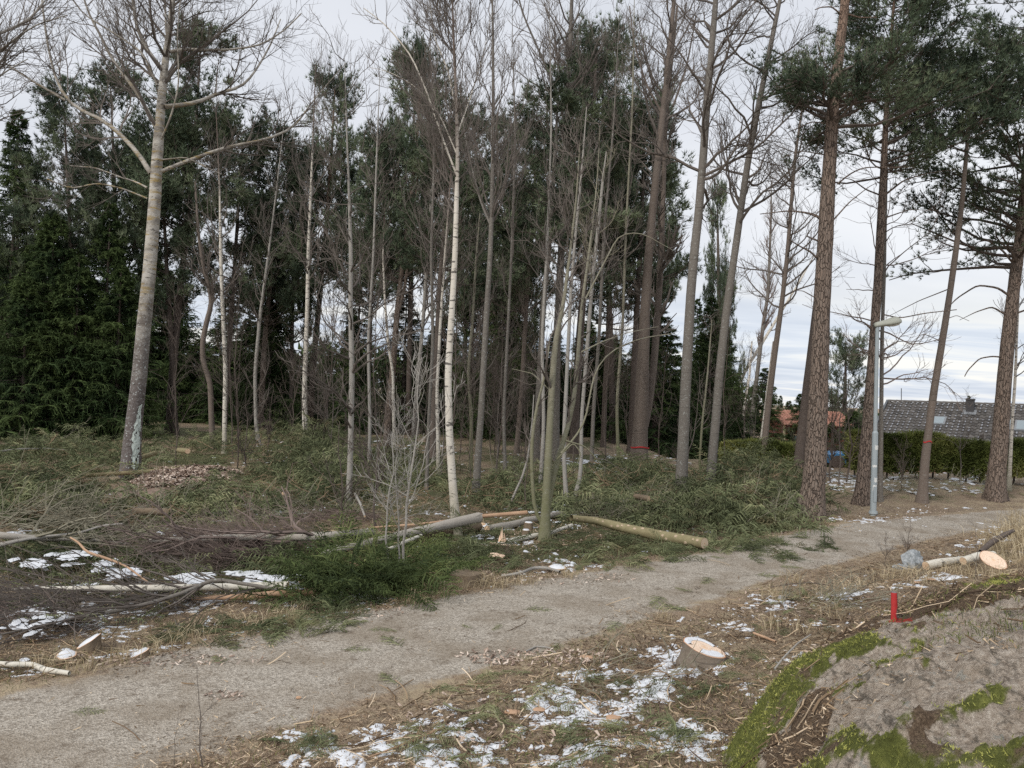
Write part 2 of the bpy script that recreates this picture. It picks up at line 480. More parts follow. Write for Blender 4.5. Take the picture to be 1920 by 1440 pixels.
m_cut = mat('cut_wood', rings((0.58, 0.40, 0.25), (0.80, 0.62, 0.44)))
m_cutg = mat('weathered_cut_wood', rings((0.44, 0.34, 0.24), (0.66, 0.54, 0.40)))
m_snow = mat('snow_cover', lambda N: (N.mix(N.noise(N.pos(), 30, 2), (0.58, 0.61, 0.65), (0.84, 0.85, 0.87)), N.bump(N.noise(N.pos(), 60, 3), .4, .01)), rough=.6)
def _lb(N):
    o = N.obj(); c = N.mix(N.noise(o, 6, 5), (0.46, 0.42, 0.34), (0.78, 0.75, 0.67))
    c = N.mix(N.math('MULTIPLY', N.step(N.noise(o, 11, 4, .7), .57, .63), .85), c, (0.07, 0.06, 0.045))
    return c, N.bump(N.noise(o, 20, 4), .4, .01)


m_log_birch = mat('birch_log_bark', _lb)
m_alog = mat('aspen_log_bark', bark_grey((0.24, 0.215, 0.185), (0.50, 0.46, 0.40), .25))
m_log_spruce = mat('spruce_log_bark', simple((0.15, 0.125, 0.065), (0.37, 0.325, 0.19), 8, .5, .02, (1, 1, 1), 5))
m_log_orange = mat('peeled_pine_wood', simple((0.34, 0.20, 0.12), (0.58, 0.40, 0.27), 9, .3, .01))
m_log_brown = mat('brown_log_bark', simple((0.10, 0.075, 0.05), (0.28, 0.215, 0.15), 14, .7, .02))

# ------------------------------------------------------------------ ground, path, snow
def ground_col(N, p):
    t = N.attr('tint')
    n1 = N.noise(p, 1.1, 4); n2 = N.noise(p, 9, 4, .65); n3 = N.noise(p, 70, 3, .7); n4 = N.noise(N.scale(p, (1, .35, 1)), 38, 3, .7)
    br = N.ramp(n3, [(.28, (.085, .061, .042)), (.5, (.255, .187, .128)), (.70, (.52, .405, .285))])
    st = N.mix(n4, (.22, .17, .11), (.52, .42, .28))
    c = N.mix(N.step(N.math('ADD', N.math('MULTIPLY', n1, .5), N.math('MULTIPLY', n2, .5)), .46, .60), br, st)
    gr = N.mix(n3, (.035, .045, .018), (.13, .145, .055))
    gm = N.step(N.math('ADD', N.math('MULTIPLY', t, .6), N.math('MULTIPLY', n2, .5)), .48, .66)
    c = N.mix(N.math('MULTIPLY', gm, .85), c, gr)
    return c, N.math('ADD', n3, N.math('MULTIPLY', n2, .8)), n2


def mg(N):
    c, h, _ = ground_col(N, N.pos()); return c, N.bump(h, .9, .035)


m_ground = mat('forest_litter_ground', mg)


def mpath(N):
    p = N.pos(); c, h, n2 = ground_col(N, p); e = N.attr('edge')
    a = N.noise(p, 130, 2, .8); b = N.noise(p, 1.3, 3); v = N.voro(p, 75, 'F1', 'Color'); sv = N.node('ShaderNodeSeparateColor'); N.put(sv.inputs[0], v)
    g = N.ramp(N.math('ADD', N.math('MULTIPLY', sv.outputs[0], .55), N.math('MULTIPLY', a, .5)), [(.2, (.20, .172, .138)), (.5, (.385, .342, .284)), (.85, (.60, .545, .465))])
    g = N.mix(N.math('MULTIPLY', N.step(b, .40, .66), .55), g, (.24, .19, .135))
    g = N.mix(N.math('MULTIPLY', N.step(N.noise(N.scale(p, (.9, 1.6, 1)), 2.4, 5, .7, 1.2), .54, .72), .5), g, (.17, .125, .08))
    g = N.mix(N.math('MULTIPLY', N.step(N.noise(p, 5.5, 5, .7), .54, .70), .65), g, (.12, .085, .055))
    k = N.step(N.math('ADD', e, N.math('MULTIPLY', N.math('SUBTRACT', N.noise(p, 2.6, 6, .72), .5), 1.6)), .22, .62)
    col = N.mix(k, g, c)
    return col, N.bump(N.math('ADD', N.math('MULTIPLY', N.voro(p, 75), .9), N.math('MULTIPLY', a, .6)), .8, .012)


m_path = mat('gravel', mpath)


def spaced(*seg):
    out = [np.array([seg[0][0]])]
    for a, b, n in seg: out.append(np.linspace(a, b, n + 1)[1:])
    return np.concatenate(out)


def gridmesh(xs, ys, zf):
    X, Y = np.meshgrid(xs, ys); Z = zf(X, Y)
    nx, ny = len(xs), len(ys)
    i = np.arange(ny - 1)[:, None]; j = np.arange(nx - 1)[None]
    F = np.stack([i * nx + j, i * nx + j + 1, (i + 1) * nx + j + 1, (i + 1) * nx + j], -1).reshape(-1, 4)
    return np.stack([X, Y, Z], -1).reshape(-1, 3), F


_g = 1.35
xs = spaced((-420, -120, 8), (-120, -30, 12), (-30, -12, 30), (-12, -6, 40), (-6, 8, 125), (8, 16, 44), (16, 40, 30), (40, 120, 12), (120, 420, 8))
ys = spaced((-60, -4, 6), (-4, 2, 16), (2, 14, 125), (14, 30, 76), (30, 60, 45), (60, 140, 14), (140, 520, 10))
V, F = gridmesh(xs, ys, ground)
gr = fbm(V[:, 0] * .5, V[:, 1] * .5, o=3, seed=21)
# mossy green floor under the cut brush, brown needle litter nearer the camera
green = np.clip(0.25 + 0.5 * (gr - .5) * 3, 0, 1)
dnv = sdist(V[:, 0], V[:, 1], NE); dfv = -sdist(V[:, 0], V[:, 1], FE)
green = np.where((V[:, 0] > 4.5) & (dfv > 0), green * .55 - .12, green)
green = np.where(dfv > 0, np.clip(green + .22 * sstep(.3, 3, dfv), 0, 1), green)
green = np.where(dnv > 0, green * .75, green)
mb = MB(); mb.add(V, F, green); tag(mb.obj('ground', m_ground, smooth=True), kind='structure')

# gravel path: a strip between (and a little past) its two edges
nS = 420
s = np.linspace(0, 1, nS)


def arc(L, n):
    d = np.r_[0, np.cumsum(np.hypot(*np.diff(L, axis=0).T))]; return np.stack([np.interp(np.linspace(0, d[-1], n), d, L[:, i]) for i in (0, 1)], -1)


def matched(A, B, n):
    """for points along A the nearest points on B"""
    a = arc(A, n); b = arc(B, 3000); out = []
    for p in a: out.append(b[np.argmin(((b - p) ** 2).sum(1))])
    return a, np.array(out)


a_, b_ = matched(NE, FE, nS)
ok = (a_[:, 1] > -1.5) & (a_[:, 0] > -16) & (a_[:, 0] < 40); a_, b_ = a_[ok], b_[ok]
for _ in range(12):
    b_[1:-1] = .25 * b_[:-2] + .5 * b_[1:-1] + .25 * b_[2:]
tt = np.linspace(-0.28, 1.28, 46)
P = a_[:, None] * (1 - tt[None, :, None]) + b_[:, None] * tt[None, :, None]
Z = ground(P[..., 0], P[..., 1]) + 0.012 - 0.010 * np.abs(tt - .5)[None] / .78
edge = np.clip((np.abs(tt - .5) - .5) / .24 + .38, 0, 1)[None] * np.ones((len(a_), 1))
V = np.concatenate([P, Z[..., None]], -1).reshape(-1, 3); nx = len(tt)
i = np.arange(len(a_) - 1)[:, None]; j = np.arange(nx - 1)[None]
F = np.stack([i * nx + j, i * nx + j + 1, (i + 1) * nx + j + 1, (i + 1) * nx + j], -1).reshape(-1, 4)
mb = MB(); mb.add(V, F, .2); tag(mb.obj('gravel_path', m_path, smooth=True, extra={'edge': edge.ravel()}), kind='structure')


def pxmask(P, ells):
    """how far inside any of these ellipses (centre, radii, tilt) the points lie: 1 inside, 0 outside"""
    u, v = project(P); m = np.zeros(len(P))
    for cx, cy, rx, ry, a in ells:
        a = math.radians(a); dx, dy = u - cx, v - cy
        x = dx * math.cos(a) + dy * math.sin(a); y = -dx * math.sin(a) + dy * math.cos(a)
        m = np.maximum(m, 1 - np.clip(np.hypot(x / rx, y / ry), 0, 2) / 1.0)
    return np.clip(m, -1, 1)


# snow lying in thin patches: a sheet that breaks through the ground only where enough has gathered
SNOW_E = [(1100, 1330, 210, 85, -12), (850, 1400, 330, 70, -6), (1250, 1250, 180, 50, -15), (1420, 1150, 120, 40, -12), (1230, 1400, 200, 70, 0),
          (30, 1275, 110, 22, 0), (300, 1230, 170, 26, -8), (560, 1180, 170, 26, -8), (250, 1140, 330, 60, 0), (80, 1160, 140, 70, 0), (1600, 1110, 120, 16, -8), (1040, 1082, 120, 36, 0),
          (930, 1010, 110, 30, 0), (1740, 1092, 110, 14, -5), (1250, 945, 220, 22, 0), (1620, 905, 120, 20, 0), (1800, 950, 60, 6, 0), (1640, 975, 130, 8, 0),
          (1850, 1010, 90, 30, -20), (420, 960, 200, 20, 0), (1150, 870, 160, 20, 0), (640, 1130, 120, 30, 0), (1800, 900, 140, 14, 0), (1820, 978, 90, 8, -3), (620, 1400, 170, 40, -4)]
V, F = gridmesh(spaced((-9, -3, 140), (-3, 4, 280), (4, 10, 120)), spaced((3.6, 8, 210), (8, 12, 110), (12, 19, 90)), ground)
V2, F2 = gridmesh(spaced((-10, 22, 260)), spaced((19.02, 34, 90)), ground)
for name, (VV, FF) in (('snow_patches', (V, F)), ('distant_snow_patches', (V2, F2))):
    m = pxmask(VV, SNOW_E); m = np.clip(m * 2.2, 0, 1) ** .6
    onpath = (np.maximum(sdist(VV[:, 0], VV[:, 1], NE), -sdist(VV[:, 0], VV[:, 1], FE)) < .12) * (VV[:, 1] < 13)
    nz = fbm(VV[:, 0] * 2.6, VV[:, 1] * 2.6, o=2, seed=31) * .45 + fbm(VV[:, 0] * 9, VV[:, 1] * 9, o=3, seed=5, gain=.7) * .55
    thr = .738 - .065 * (VV[:, 1] < 6.6) * (VV[:, 0] > -2.5)
    hh = (nz - thr + m * .165 + .42 * (fbm(VV[:, 0] * 24, VV[:, 1] * 24, o=2, seed=6, gain=.8) - .60) - .3 * onpath) * .22
    VV[:, 2] += np.clip(hh * .8, -.04, .011) + .004
    keep = (hh > -.012)[FF].any(1); FF = FF[keep]
    used = np.unique(FF); mp = np.zeros(len(VV), int); mp[used] = np.arange(len(used))
    mb = MB(); mb.add(VV[used], mp[FF]); tag(mb.obj(name, m_snow, smooth=True), 'thin broken patches of snow on the brown litter beside the path' if name[0] == 's' else 'scraps of snow on the forest floor behind the path', kind='stuff')

# ------------------------------------------------------------------ rock outcrop
def rock_z(x, y):
    r = np.sqrt(((x - 4.14) / 3.12) ** 2 + ((y - 3.18) / 3.11) ** 2)
    w = (fbm(x * 1.3, y * 1.3, o=3, seed=44) - .5)
    r = r + w * .11
    z = ground(x, y) + 0.83 * (1 - np.clip(r, 0, 1.4) ** 6)
    z = z + (fbm(x * 2.2, y * 2.2, o=3, seed=41) - .5) * .10 * sstep(1.25, .6, r)
    ledge = fbm(x * 3.0 + y * 1.2, y * 4.2, o=2, seed=47); z = z + .05 * (sstep(.45, .52, ledge) - .5) * sstep(1.1, .7, r)
    return z - .25 * sstep(1.04, 1.35, r)


V, F = gridmesh(spaced((.55, 7.6, 330)), spaced((1.4, 6.9, 250)), rock_z)
fine = (fbm(V[:, 0] * 14, V[:, 1] * 14, o=4, seed=51, gain=.62) - .5)
mid = fbm(V[:, 0] * 5, V[:, 1] * 5, o=3, seed=53)
MOSS = [(1428, 1335, 62, 200, 38), (1385, 1420, 44, 80, 15), (1520, 1232, 95, 30, -34), (1600, 1215, 50, 30, -20), (1380, 1430, 50, 90, 20), (1640, 1412, 115, 46, 10), (1850, 1310, 60, 20, -25), (1890, 1425, 75, 50, 0),
        (1720, 1450, 80, 40, 0), (1520, 1450, 40, 26, 0)]
LITT = [(1520, 1365, 38, 80, 20), (1800, 1115, 260, 30, -10), (1590, 1180, 150, 22, -24), (1470, 1420, 40, 50, 20)]
mo = np.clip(pxmask(V, MOSS) * 1.5 + .36, 0, 1) ; li = np.clip(pxmask(V, LITT) * 1.6 + .5, 0, 1)
mo = np.where(pxmask(V, MOSS) <= 0, .28, mo)
mossk = sstep(.42, .84, mo + (mid - .5) * 1.5 + (fbm(V[:, 0] * 16, V[:, 1] * 16, o=3, seed=54, gain=.7) - .5) * 1.1); littk = sstep(.5, .6, li + (mid - .5) * .6 - .1); mossk = mossk * (1 - .75 * littk * (V[:, 0] < 2.6))
fine = fine + .45 * (fbm(V[:, 0] * 42, V[:, 1] * 42, o=2, seed=58) - .5)
ridg = np.abs(fbm(V[:, 0] * 7, V[:, 1] * 7, o=3, seed=57, gain=.6) - .5) * 2
V[:, 2] += (fine * .055 - (1 - sstep(0, .16, ridg)) * .022) * (1 - .55 * np.maximum(mossk, littk)) + mossk * .014 + littk * .006 + (mid - .5) * .05


def mrock(N):
    p = N.pos(); a = N.noise(p, 30, 6, .82); b = N.noise(p, 6, 4, .6); c3 = N.noise(N.scale(p, (1, .4, 2)), 12, 4, .7)
    g = N.ramp(a, [(.30, (.12, .092, .07)), (.40, (.37, .30, .235)), (.52, (.60, .51, .415)), (.66, (.82, .74, .63))])
    g = N.mix(N.math('MULTIPLY', N.step(b, .4, .62), .5), g, (.22, .20, .165), 'MULTIPLY') if False else N.mix(N.math('MULTIPLY', N.step(b, .42, .66), .45), g, (.42, .33, .24))
    g = N.mix(N.math('MULTIPLY', N.step(c3, .54, .66), .7), g, (.11, .10, .08))
    g = N.mix(N.math('MULTIPLY', N.step(N.noise(p, 150, 2, .8), .5, .7), .4), g, (.10, .08, .06))
    g = N.mix(N.math('MULTIPLY', N.step(N.noise(p, 17, 3, .7), .60, .66), .6), g, (.40, .41, .37))
    lit = N.ramp(N.noise(p, 90, 3, .8), [(.3, (.06, .042, .028)), (.52, (.18, .125, .082)), (.75, (.36, .27, .18))])
    ms = N.ramp(N.math('ADD', N.math('MULTIPLY', N.noise(p, 30, 4, .8), .6), N.math('MULTIPLY', N.noise(p, 4, 3, .6), .4)), [(.28, (.05, .055, .012)), (.5, (.15, .165, .040)), (.72, (.36, .37, .10))])
    nn = N.math('MULTIPLY', N.math('SUBTRACT', N.noise(p, 17, 5, .8), .5), 1.5)
    cw = N.node('ShaderNodeTexNoise'); N.put(cw.inputs['Vector'], p); cw.inputs['Scale'].default_value = 4; cs = N.node('ShaderNodeVectorMath', operation='SCALE'); N.put(cs.inputs[0], cw.outputs['Color']); cs.inputs['Scale'].default_value = .5
    ca = N.node('ShaderNodeVectorMath', operation='ADD'); N.put(ca.inputs[0], p); N.put(ca.inputs[1], cs.outputs[0]); crk = N.step(N.voro(ca.outputs[0], 3.2, 'DISTANCE_TO_EDGE'), .022, .004)
    g = N.mix(N.math('MULTIPLY', crk, .3), g, (.04, .032, .025))
    g = N.mix(N.step(N.math('ADD', N.attr('litter'), nn), .42, .60), g, lit)
    g = N.mix(N.step(N.math('ADD', N.attr('moss'), nn), .30, .78), g, ms)
    red = N.step(N.math('ADD', N.attr('red'), N.math('MULTIPLY', nn, .8)), .56, .72)
    g = N.mix(N.math('MULTIPLY', red, .85), g, (.50, .045, .04))
    return g, N.bump(N.math('ADD', a, N.math('MULTIPLY', c3, .8)), 1.0, .04)


def rock_hit(px, py):
    r = ray(px, py); ts = np.arange(1.5, 9, .01); P = CP + r * ts[:, None]
    h = P[:, 2] - rock_z(P[:, 0], P[:, 1]); i = int(np.argmax(h < 0)) if (h < 0).any() else int(np.argmin(h)); return P[i]


STAKE = rock_hit(1676, 1163)
_w = np.exp(-((V[:, 0] - STAKE[0]) ** 2 + (V[:, 1] - STAKE[1]) ** 2) / .15 ** 2) * .9; V[:, 2] = V[:, 2] * (1 - _w) + _w * (STAKE[2] - .35 * (STAKE[1] - V[:, 1]) * 0 + .12 * (STAKE[1] - V[:, 1]) * -1)
STAKE[2] = V[np.argmin((V[:, 0] - STAKE[0]) ** 2 + (V[:, 1] - STAKE[1]) ** 2), 2]
redk = 1 - np.clip(np.hypot((V[:, 0] - STAKE[0] - .02) / .085, (V[:, 1] - STAKE[1] + .045) / .10), 0, 1.6)
redk = np.clip(redk + .3, 0, 1)
m_rock = mat('granite', mrock)
mb = MB(); mb.add(V, F); tag(mb.obj('rock_outcrop', m_rock, smooth=True, extra={'moss': mossk, 'litter': littk, 'red': redk}),
    'grey granite outcrop with bright green moss in the lower right corner', 'rock')
RV, RM, RL = V, mossk, littk

# moss cushions: short upright fuzz where the moss lies
rng = np.random.default_rng(5)
u, v = project(RV); vis = (u > 1250) & (u < 2050) & (v < 1560)
c = np.where((RM > .35 + .5 * rng.random(len(RM))) & vis)[0]; c = rng.choice(c, 20000)
p = RV[c] + rng.normal(size=(len(c), 3)) * (.010, .010, .002)
d = nrm(np.array([0, 0, 1.0]) + rng.normal(size=p.shape) * .45)
mb = MB(); Vv, Ff = spikes(p, d, .016, .0045, 1, .5, rng)
cl = fbm(p[:, 0] * 6, p[:, 1] * 6, o=2, seed=61)
mb.add(Vv, Ff, np.repeat(np.clip(cl * 1.3 - .15 + rng.random(len(p)) * .3, 0, 1), 3))
m_moss = mat_leaf('moss_fuzz', (.06, .065, .018), (.17, .185, .045), (.42, .42, .12), 7)
tag(mb.obj('moss_cushions', m_moss), 'bright green moss growing over the left flank of the granite outcrop', 'moss', kind='stuff')

# ------------------------------------------------------------------ litter, chips, twigs, grass
m_litter = mat('litter_bits', lambda N: N.ramp(N.attr('tint'), [(0, (.05, .032, .02)), (.30, (.17, .115, .07)), (.6, (.34, .245, .155)), (.85, (.55, .43, .29)), (1, (.74, .60, .44))]))
m_chips = mat('wood_chips', lambda N: N.ramp(N.attr('tint'), [(0, (.16, .11, .085)), (.4, (.36, .27, .215)), (.75, (.55, .44, .36)), (1, (.74, .64, .55))]))
m_dry = mat('dry_grass', lambda N: N.ramp(N.attr('tint'), [(0, (.20, .15, .085)), (.5, (.42, .34, .21)), (1, (.66, .57, .40))]))
m_grass = mat('short_grass', lambda N: N.ramp(N.attr('tint'), [(0, (.04, .055, .018)), (.5, (.11, .135, .04)), (.85, (.22, .23, .08)), (1, (.36, .32, .17))]))


def off_rock(x, y, rng):
    """true where loose litter can lie: not on the bare or mossy parts of the rock"""
    ix = np.clip(((x - .55) / (7.6 - .55) * 330), 0, 330).astype(int); iy = np.clip(((y - 1.4) / (6.9 - 1.4) * 250), 0, 250).astype(int)
    bare = (1 - RL[iy * 331 + ix]); on = (x > .6) & (x < 7.5) & (y > 1.5) & (y < 6.8) & (rock_z(x, y) > ground(x, y) + .02)
    return ~(on & (rng.random(len(x)) < bare * .93))


def surf(x, y): return np.maximum(ground(x, y), np.where((x > .6) & (x < 7.5) & (y > 1.5) & (y < 6.8), rock_z(x, y), -9))


def flecks(x, y, L, w, rng, tilt=.25, tint=None, lift=.012, tri=False):
    m = len(x); z = surf(x, y) + lift * (.4 + rng.random(m))
    a = rng.random(m) * 6.283; dz = rng.normal(size=m) * tilt
    d = nrm(np.stack([np.cos(a), np.sin(a), dz], -1)); sd_ = nrm(np.cross(d, np.array([0, 0, 1.0]) + rng.normal(size=(m, 3)) * .5))
    c = np.stack([x, y, z], -1); l = (L * (.5 + rng.random(m)))[:, None] if np.ndim(L) == 0 else L[:, None]; w_ = (w * (.6 + .8 * rng.random(m)))[:, None]
    V = np.stack([c - d * l / 2 - sd_ * w_ / 2, c - d * l / 2 + sd_ * w_ / 2, c + d * l / 2 + sd_ * w_ / 2 * .6, c + d * l / 2 - sd_ * w_ / 2 * .6], 1)
    t = rng.random(m) if tint is None else tint
    if tri: return V[:, :3].reshape(-1, 3), np.arange(m * 3).reshape(-1, 3), np.repeat(t, 3)
    return V.reshape(-1, 3), np.arange(m * 4).reshape(-1, 4), np.repeat(t, 4)


def sample_view(m, y0, y1, rng, pw=1.6, margin=.72):
    y = y0 + (y1 - y0) * rng.random(m) ** pw; x = (rng.random(m) * 2 - 1) * (margin * y + .6); return x, y


rng = np.random.default_rng(11)
x, y = sample_view(190000, 3.3, 17, rng, 1.25)
dn = sdist(x, y, NE); df = -sdist(x, y, FE)
patch = fbm(x * 1.4, y * 1.4, o=3, seed=71)
off = np.maximum(dn, df) + (patch - .5) * 1.0
k = rng.random(len(x)) < np.where(off > 0, .20 + .8 * sstep(-.1, .35, off), .012 + .32 * sstep(-.5, 0, off) * sstep(.35, .7, patch) + .05 * sstep(.5, .8, patch))
x, y, patch = x[k], y[k], patch[k]
keep = off_rock(x, y, rng); x, y, patch = x[keep], y[keep], patch[keep]
mb = MB(); tn = np.clip(rng.random(len(x)) ** 1.5 * .9 + (fbm(x * .9, y * .9, o=2, seed=75) - .5) * .6, 0, 1)
sz = .022 + .0024 * y
mb.add(*flecks(x, y, sz * (.6 + 2.4 * rng.random(len(x)) ** 2), .0075, rng, .30, tn, tri=True))
tag(mb.obj('needle_litter', m_litter), 'brown needles, bark scraps and twigs strewn along the path edges', kind='stuff')

# sticks
rng = np.random.default_rng(12)
x, y = sample_view(2600, 3.6, 16, rng, 1.2); off = np.maximum(sdist(x, y, NE), -sdist(x, y, FE)); k = (off > .05) | (rng.random(len(x)) < .05)
x, y = x[k], y[k]; k = off_rock(x, y, rng); x, y = x[k], y[k]; m = len(x); a = rng.random(m) * 6.283; L = .08 + .38 * rng.random(m) ** 2.2; n = 5
tl = np.linspace(-.5, .5, n)[None]; bend = rng.normal(size=(m, 1)) * .35
px_ = x[:, None] + np.cos(a)[:, None] * tl * L[:, None] - np.sin(a)[:, None] * bend * L[:, None] * tl ** 2
py_ = y[:, None] + np.sin(a)[:, None] * tl * L[:, None] + np.cos(a)[:, None] * bend * L[:, None] * tl ** 2
pz_ = surf(px_, py_) + .012 + rng.random((m, 1)) * .02 + rng.normal(size=(m, 1)) * tl * .06
Vv, Fs = tubes(np.stack([px_, py_, np.maximum(pz_, surf(px_, py_) + .004)], -1), np.full((m, n), .0035) * (.6 + 1.2 * rng.random((m, 1))), 3)
mb = MB(); mb.add(Vv, Fs, np.repeat(rng.random(m), n * 3)); tag(mb.obj('fallen_twigs', m_litter), 'small broken sticks scattered on the banks either side of the path', 'twigs', kind='stuff')


def blade_field(x, y, h, rng, wid=.006, lean=.5, tint=None, k=1):
    m = len(x); z = surf(x, y) - .01; b = np.stack([x, y, z], -1)
    a = rng.random(m) * 6.283; out = np.stack([np.cos(a), np.sin(a), np.zeros(m)], -1)
    hh = (h * (.5 + .8 * rng.random(m)))[:, None]; ln = (lean * (.3 + rng.random(m)))[:, None]
    P = np.stack([b, b + hh * (np.array([0, 0, .55]) + out * ln * .25), b + hh * (np.array([0, 0, .9]) * (1 - .25 * ln) + out * ln)], 1)
    V, F = ribbons(P, wid, rng=rng); t = rng.random(m) if tint is None else tint
    return V, F, np.repeat(t, 6)


rng = np.random.default_rng(13)
# short mixed grass on the verges
x, y = sample_view(46000, 3.6, 15, rng, 1.1); dn = sdist(x, y, NE); df = -sdist(x, y, FE); g = fbm(x * 1.1, y * 1.1, o=3, seed=81)
k = ((dn > .0) & (g > .50)) | ((df > -.05) & (df < 2.2) & (g > .44)); x, y = x[k], y[k]
mb = MB(); mb.add(*blade_field(x, y, .055, rng, .005, .7)); tag(mb.obj('verge_grass', m_grass), 'short green and yellowed grass on the banks of the path', kind='stuff')


def tufts(spots, rng, n=60, h=.22, rad=.10, wid=.006, lean=.8):
    X, Y = [], []
    for (px, py, sc) in spots:
        q = gp(px, py); m = int(n * sc); X.append(q[0] + rng.normal(size=m) * rad * sc); Y.append(q[1] + rng.normal(size=m) * rad * sc)
    x, y = np.concatenate(X), np.concatenate(Y); return blade_field(x, y, h, rng, wid, lean)


DRY = [(1660, 1085, 1.6), (1700, 1080, 1.5), (1735, 1092, 1.2), (1620, 1100, 1), (1580, 1110, 1), (1790, 1075, 1.6), (1830, 1080, 1.5), (1900, 1060, 2), (1880, 1085, 1.3), (1540, 1120, .8), (1490, 1090, .9), (1450, 1120, .8),
       (1440, 1180, .7), (1560, 1160, .8), (850, 1105, 1.3), (880, 1100, 1.4), (900, 1095, 1), (820, 1120, 1.1), (930, 1105, 1), (780, 1132, .8), (980, 1095, .8), (520, 1165, 1), (480, 1180, .8), (350, 1205, .9), (300, 1225, .8), (560, 1150, 1),
       (230, 1240, .6), (90, 1255, .7), (150, 1262, .6), (1070, 1085, .6), (1240, 1165, .5), (600, 1130, 1.0), (440, 1170, 1), (1500, 1185, .7)]
mb = MB(); mb.add(*tufts(DRY, np.random.default_rng(14), 70, .20, .10))
BIG = [(1895, 1010, 2.2), (1915, 1030, 2.2), (1880, 1050, 1.4), (1930, 1000, 2), (1905, 985, 1.2)]
mb.add(*tufts(BIG, np.random.default_rng(15), 90, .45, .12, .008, .7))
tag(mb.obj('dry_grass_tufts', m_dry), 'tufts of long straw coloured grass on the slope above the rock and by the path', kind='stuff')

# wood chips round the big aspen and along the verge
rng = np.random.default_rng(16)
c0, c1, cc = gp(215, 905), gp(475, 893), gp(345, 905)
m = 15000; r = np.sqrt(rng.random(m)); a = rng.random(m) * 6.283
CHIP = (cc[0], cc[1], abs(c1[0] - c0[0]) * .52, 2.3)
x = CHIP[0] + r * np.cos(a) * CHIP[2]; y = CHIP[1] + r * np.sin(a) * CHIP[3]
k = fbm(x * 1.2, y * 1.2, o=3, seed=91) > .38 + .25 * (r > .8); x, y = x[k], y[k]
mb = MB(); dome = .20 * (1 - np.clip(((x - CHIP[0]) / CHIP[2]) ** 2 + ((y - CHIP[1]) / CHIP[3]) ** 2, 0, 1)) ; fl_ = flecks(x, y, .085, .045, rng, .5, None, .05); fl_[0].reshape(-1, 4, 3)[:, :, 2] += dome[:, None]; mb.add(*fl_)
gx, gy = np.meshgrid(np.linspace(-1, 1, 30), np.linspace(-1, 1, 30)); dd_ = np.clip(1 - gx ** 2 - gy ** 2, 0, 1); wx, wy = CHIP[0] + gx * CHIP[2], CHIP[1] + gy * CHIP[3]
ii = np.arange(29)[:, None] * 30 + np.arange(29)[None]; mb.add(np.stack([wx, wy, ground(wx, wy) + .20 * dd_ - .03 * (dd_ <= 0)], -1).reshape(-1, 3), np.stack([ii, ii + 1, ii + 31, ii + 30], -1).reshape(-1, 4), .2)
tag(mb.obj('wood_chip_carpet', m_chips), 'pale wood chips spread on the ground beside the big aspen', kind='stuff')
mb = MB()
for (px, py, rx, ry, n) in [(1000, 1235, 150, 16, 500), (420, 1308, 40, 9, 60), (1000, 1085, 200, 14, 250), (1440, 990, 110, 14, 320), (980, 1350, 260, 60, 250), (1500, 1130, 150, 40, 200), (1050, 1010, 110, 26, 320), (640, 1150, 120, 14, 120), (300, 1240, 200, 12, 160), (1650, 960, 200, 12, 250), (1250, 940, 150, 10, 200), (1500, 1300, 120, 100, 60)]:
    r = np.sqrt(rng.random(n)); a = rng.random(n) * 6.283
    Q = np.array([gp(px + rx * ri * math.cos(ai), py + ry * ri * math.sin(ai)) for ri, ai in zip(r, a)])
    mb.add(*flecks(Q[:, 0], Q[:, 1], .035, .016, rng, .4, None, .02))
tag(mb.obj('saw_chips', m_chips), 'scattered pale saw chips on the verges and by the log ends', kind='stuff')

# ------------------------------------------------------------------ trees
def trunk_world(pts, w, n=34, rng=None, depth=None, lean=0.0):
    """trunk points of the photograph carried to the depth of the trunk's foot; returns root, local polyline, radii"""
    foot = gp(*pts[0]) if depth is None else at_y(pts[0][0], pts[0][1], depth)
    if depth is not None: foot[2] = gz(foot[0], foot[1])
    Y = foot[1]
    Q = [foot] + [at_y(px, py, Y) for px, py in pts[1:]]
    Q = np.array(Q); Q[:, 1] += (Q[:, 2] - foot[2]) * lean
    R = np.interp(np.linspace(0, 1, len(pts)), np.linspace(0, 1, len(w)), w) if len(w) != len(pts) else np.array(w, float)
    R = R * Y / FPX / 2 * .86
    P, RR = resample(Q, n, R)
    P = np.vstack([P[0] + (0, 0, -.25), P]); RR = np.r_[RR[0] * 1.02, RR]
    return foot, P - foot, RR


def trunk_mesh(P, R, m, parent, rng, k=14, flare=.35, rough=.05, name='trunk'):
    R = R.copy(); z = P[:, 2]
    R = R * (1 + flare * np.exp(-np.clip(z, 0, 9) / .28) * (z < 3))
    V, Fs = tubes(P, R, k)
    n = len(P); ang = np.tile(np.arange(k) / k * 6.283, n); zz = np.repeat(z, k)
    C = np.repeat(P, k, 0)
    butt = 1 + np.repeat(np.exp(-np.clip(z, 0, 9) / .22), k) * .16 * np.sin(ang * 3 + 1.3 + rng.random() * 6) * (flare > .2)
    bump = 1 + (fbm(np.cos(ang) * 1.5, np.sin(ang) * 1.5, zz * 1.6, o=2, seed=int(rng.integers(999))) - .5) * rough * 3
    V = C + (V - C) * (butt * bump)[:, None]
    mb = MB(); mb.add(V, Fs, np.repeat(R, k)); return mb.obj(name, m, parent, smooth=True)


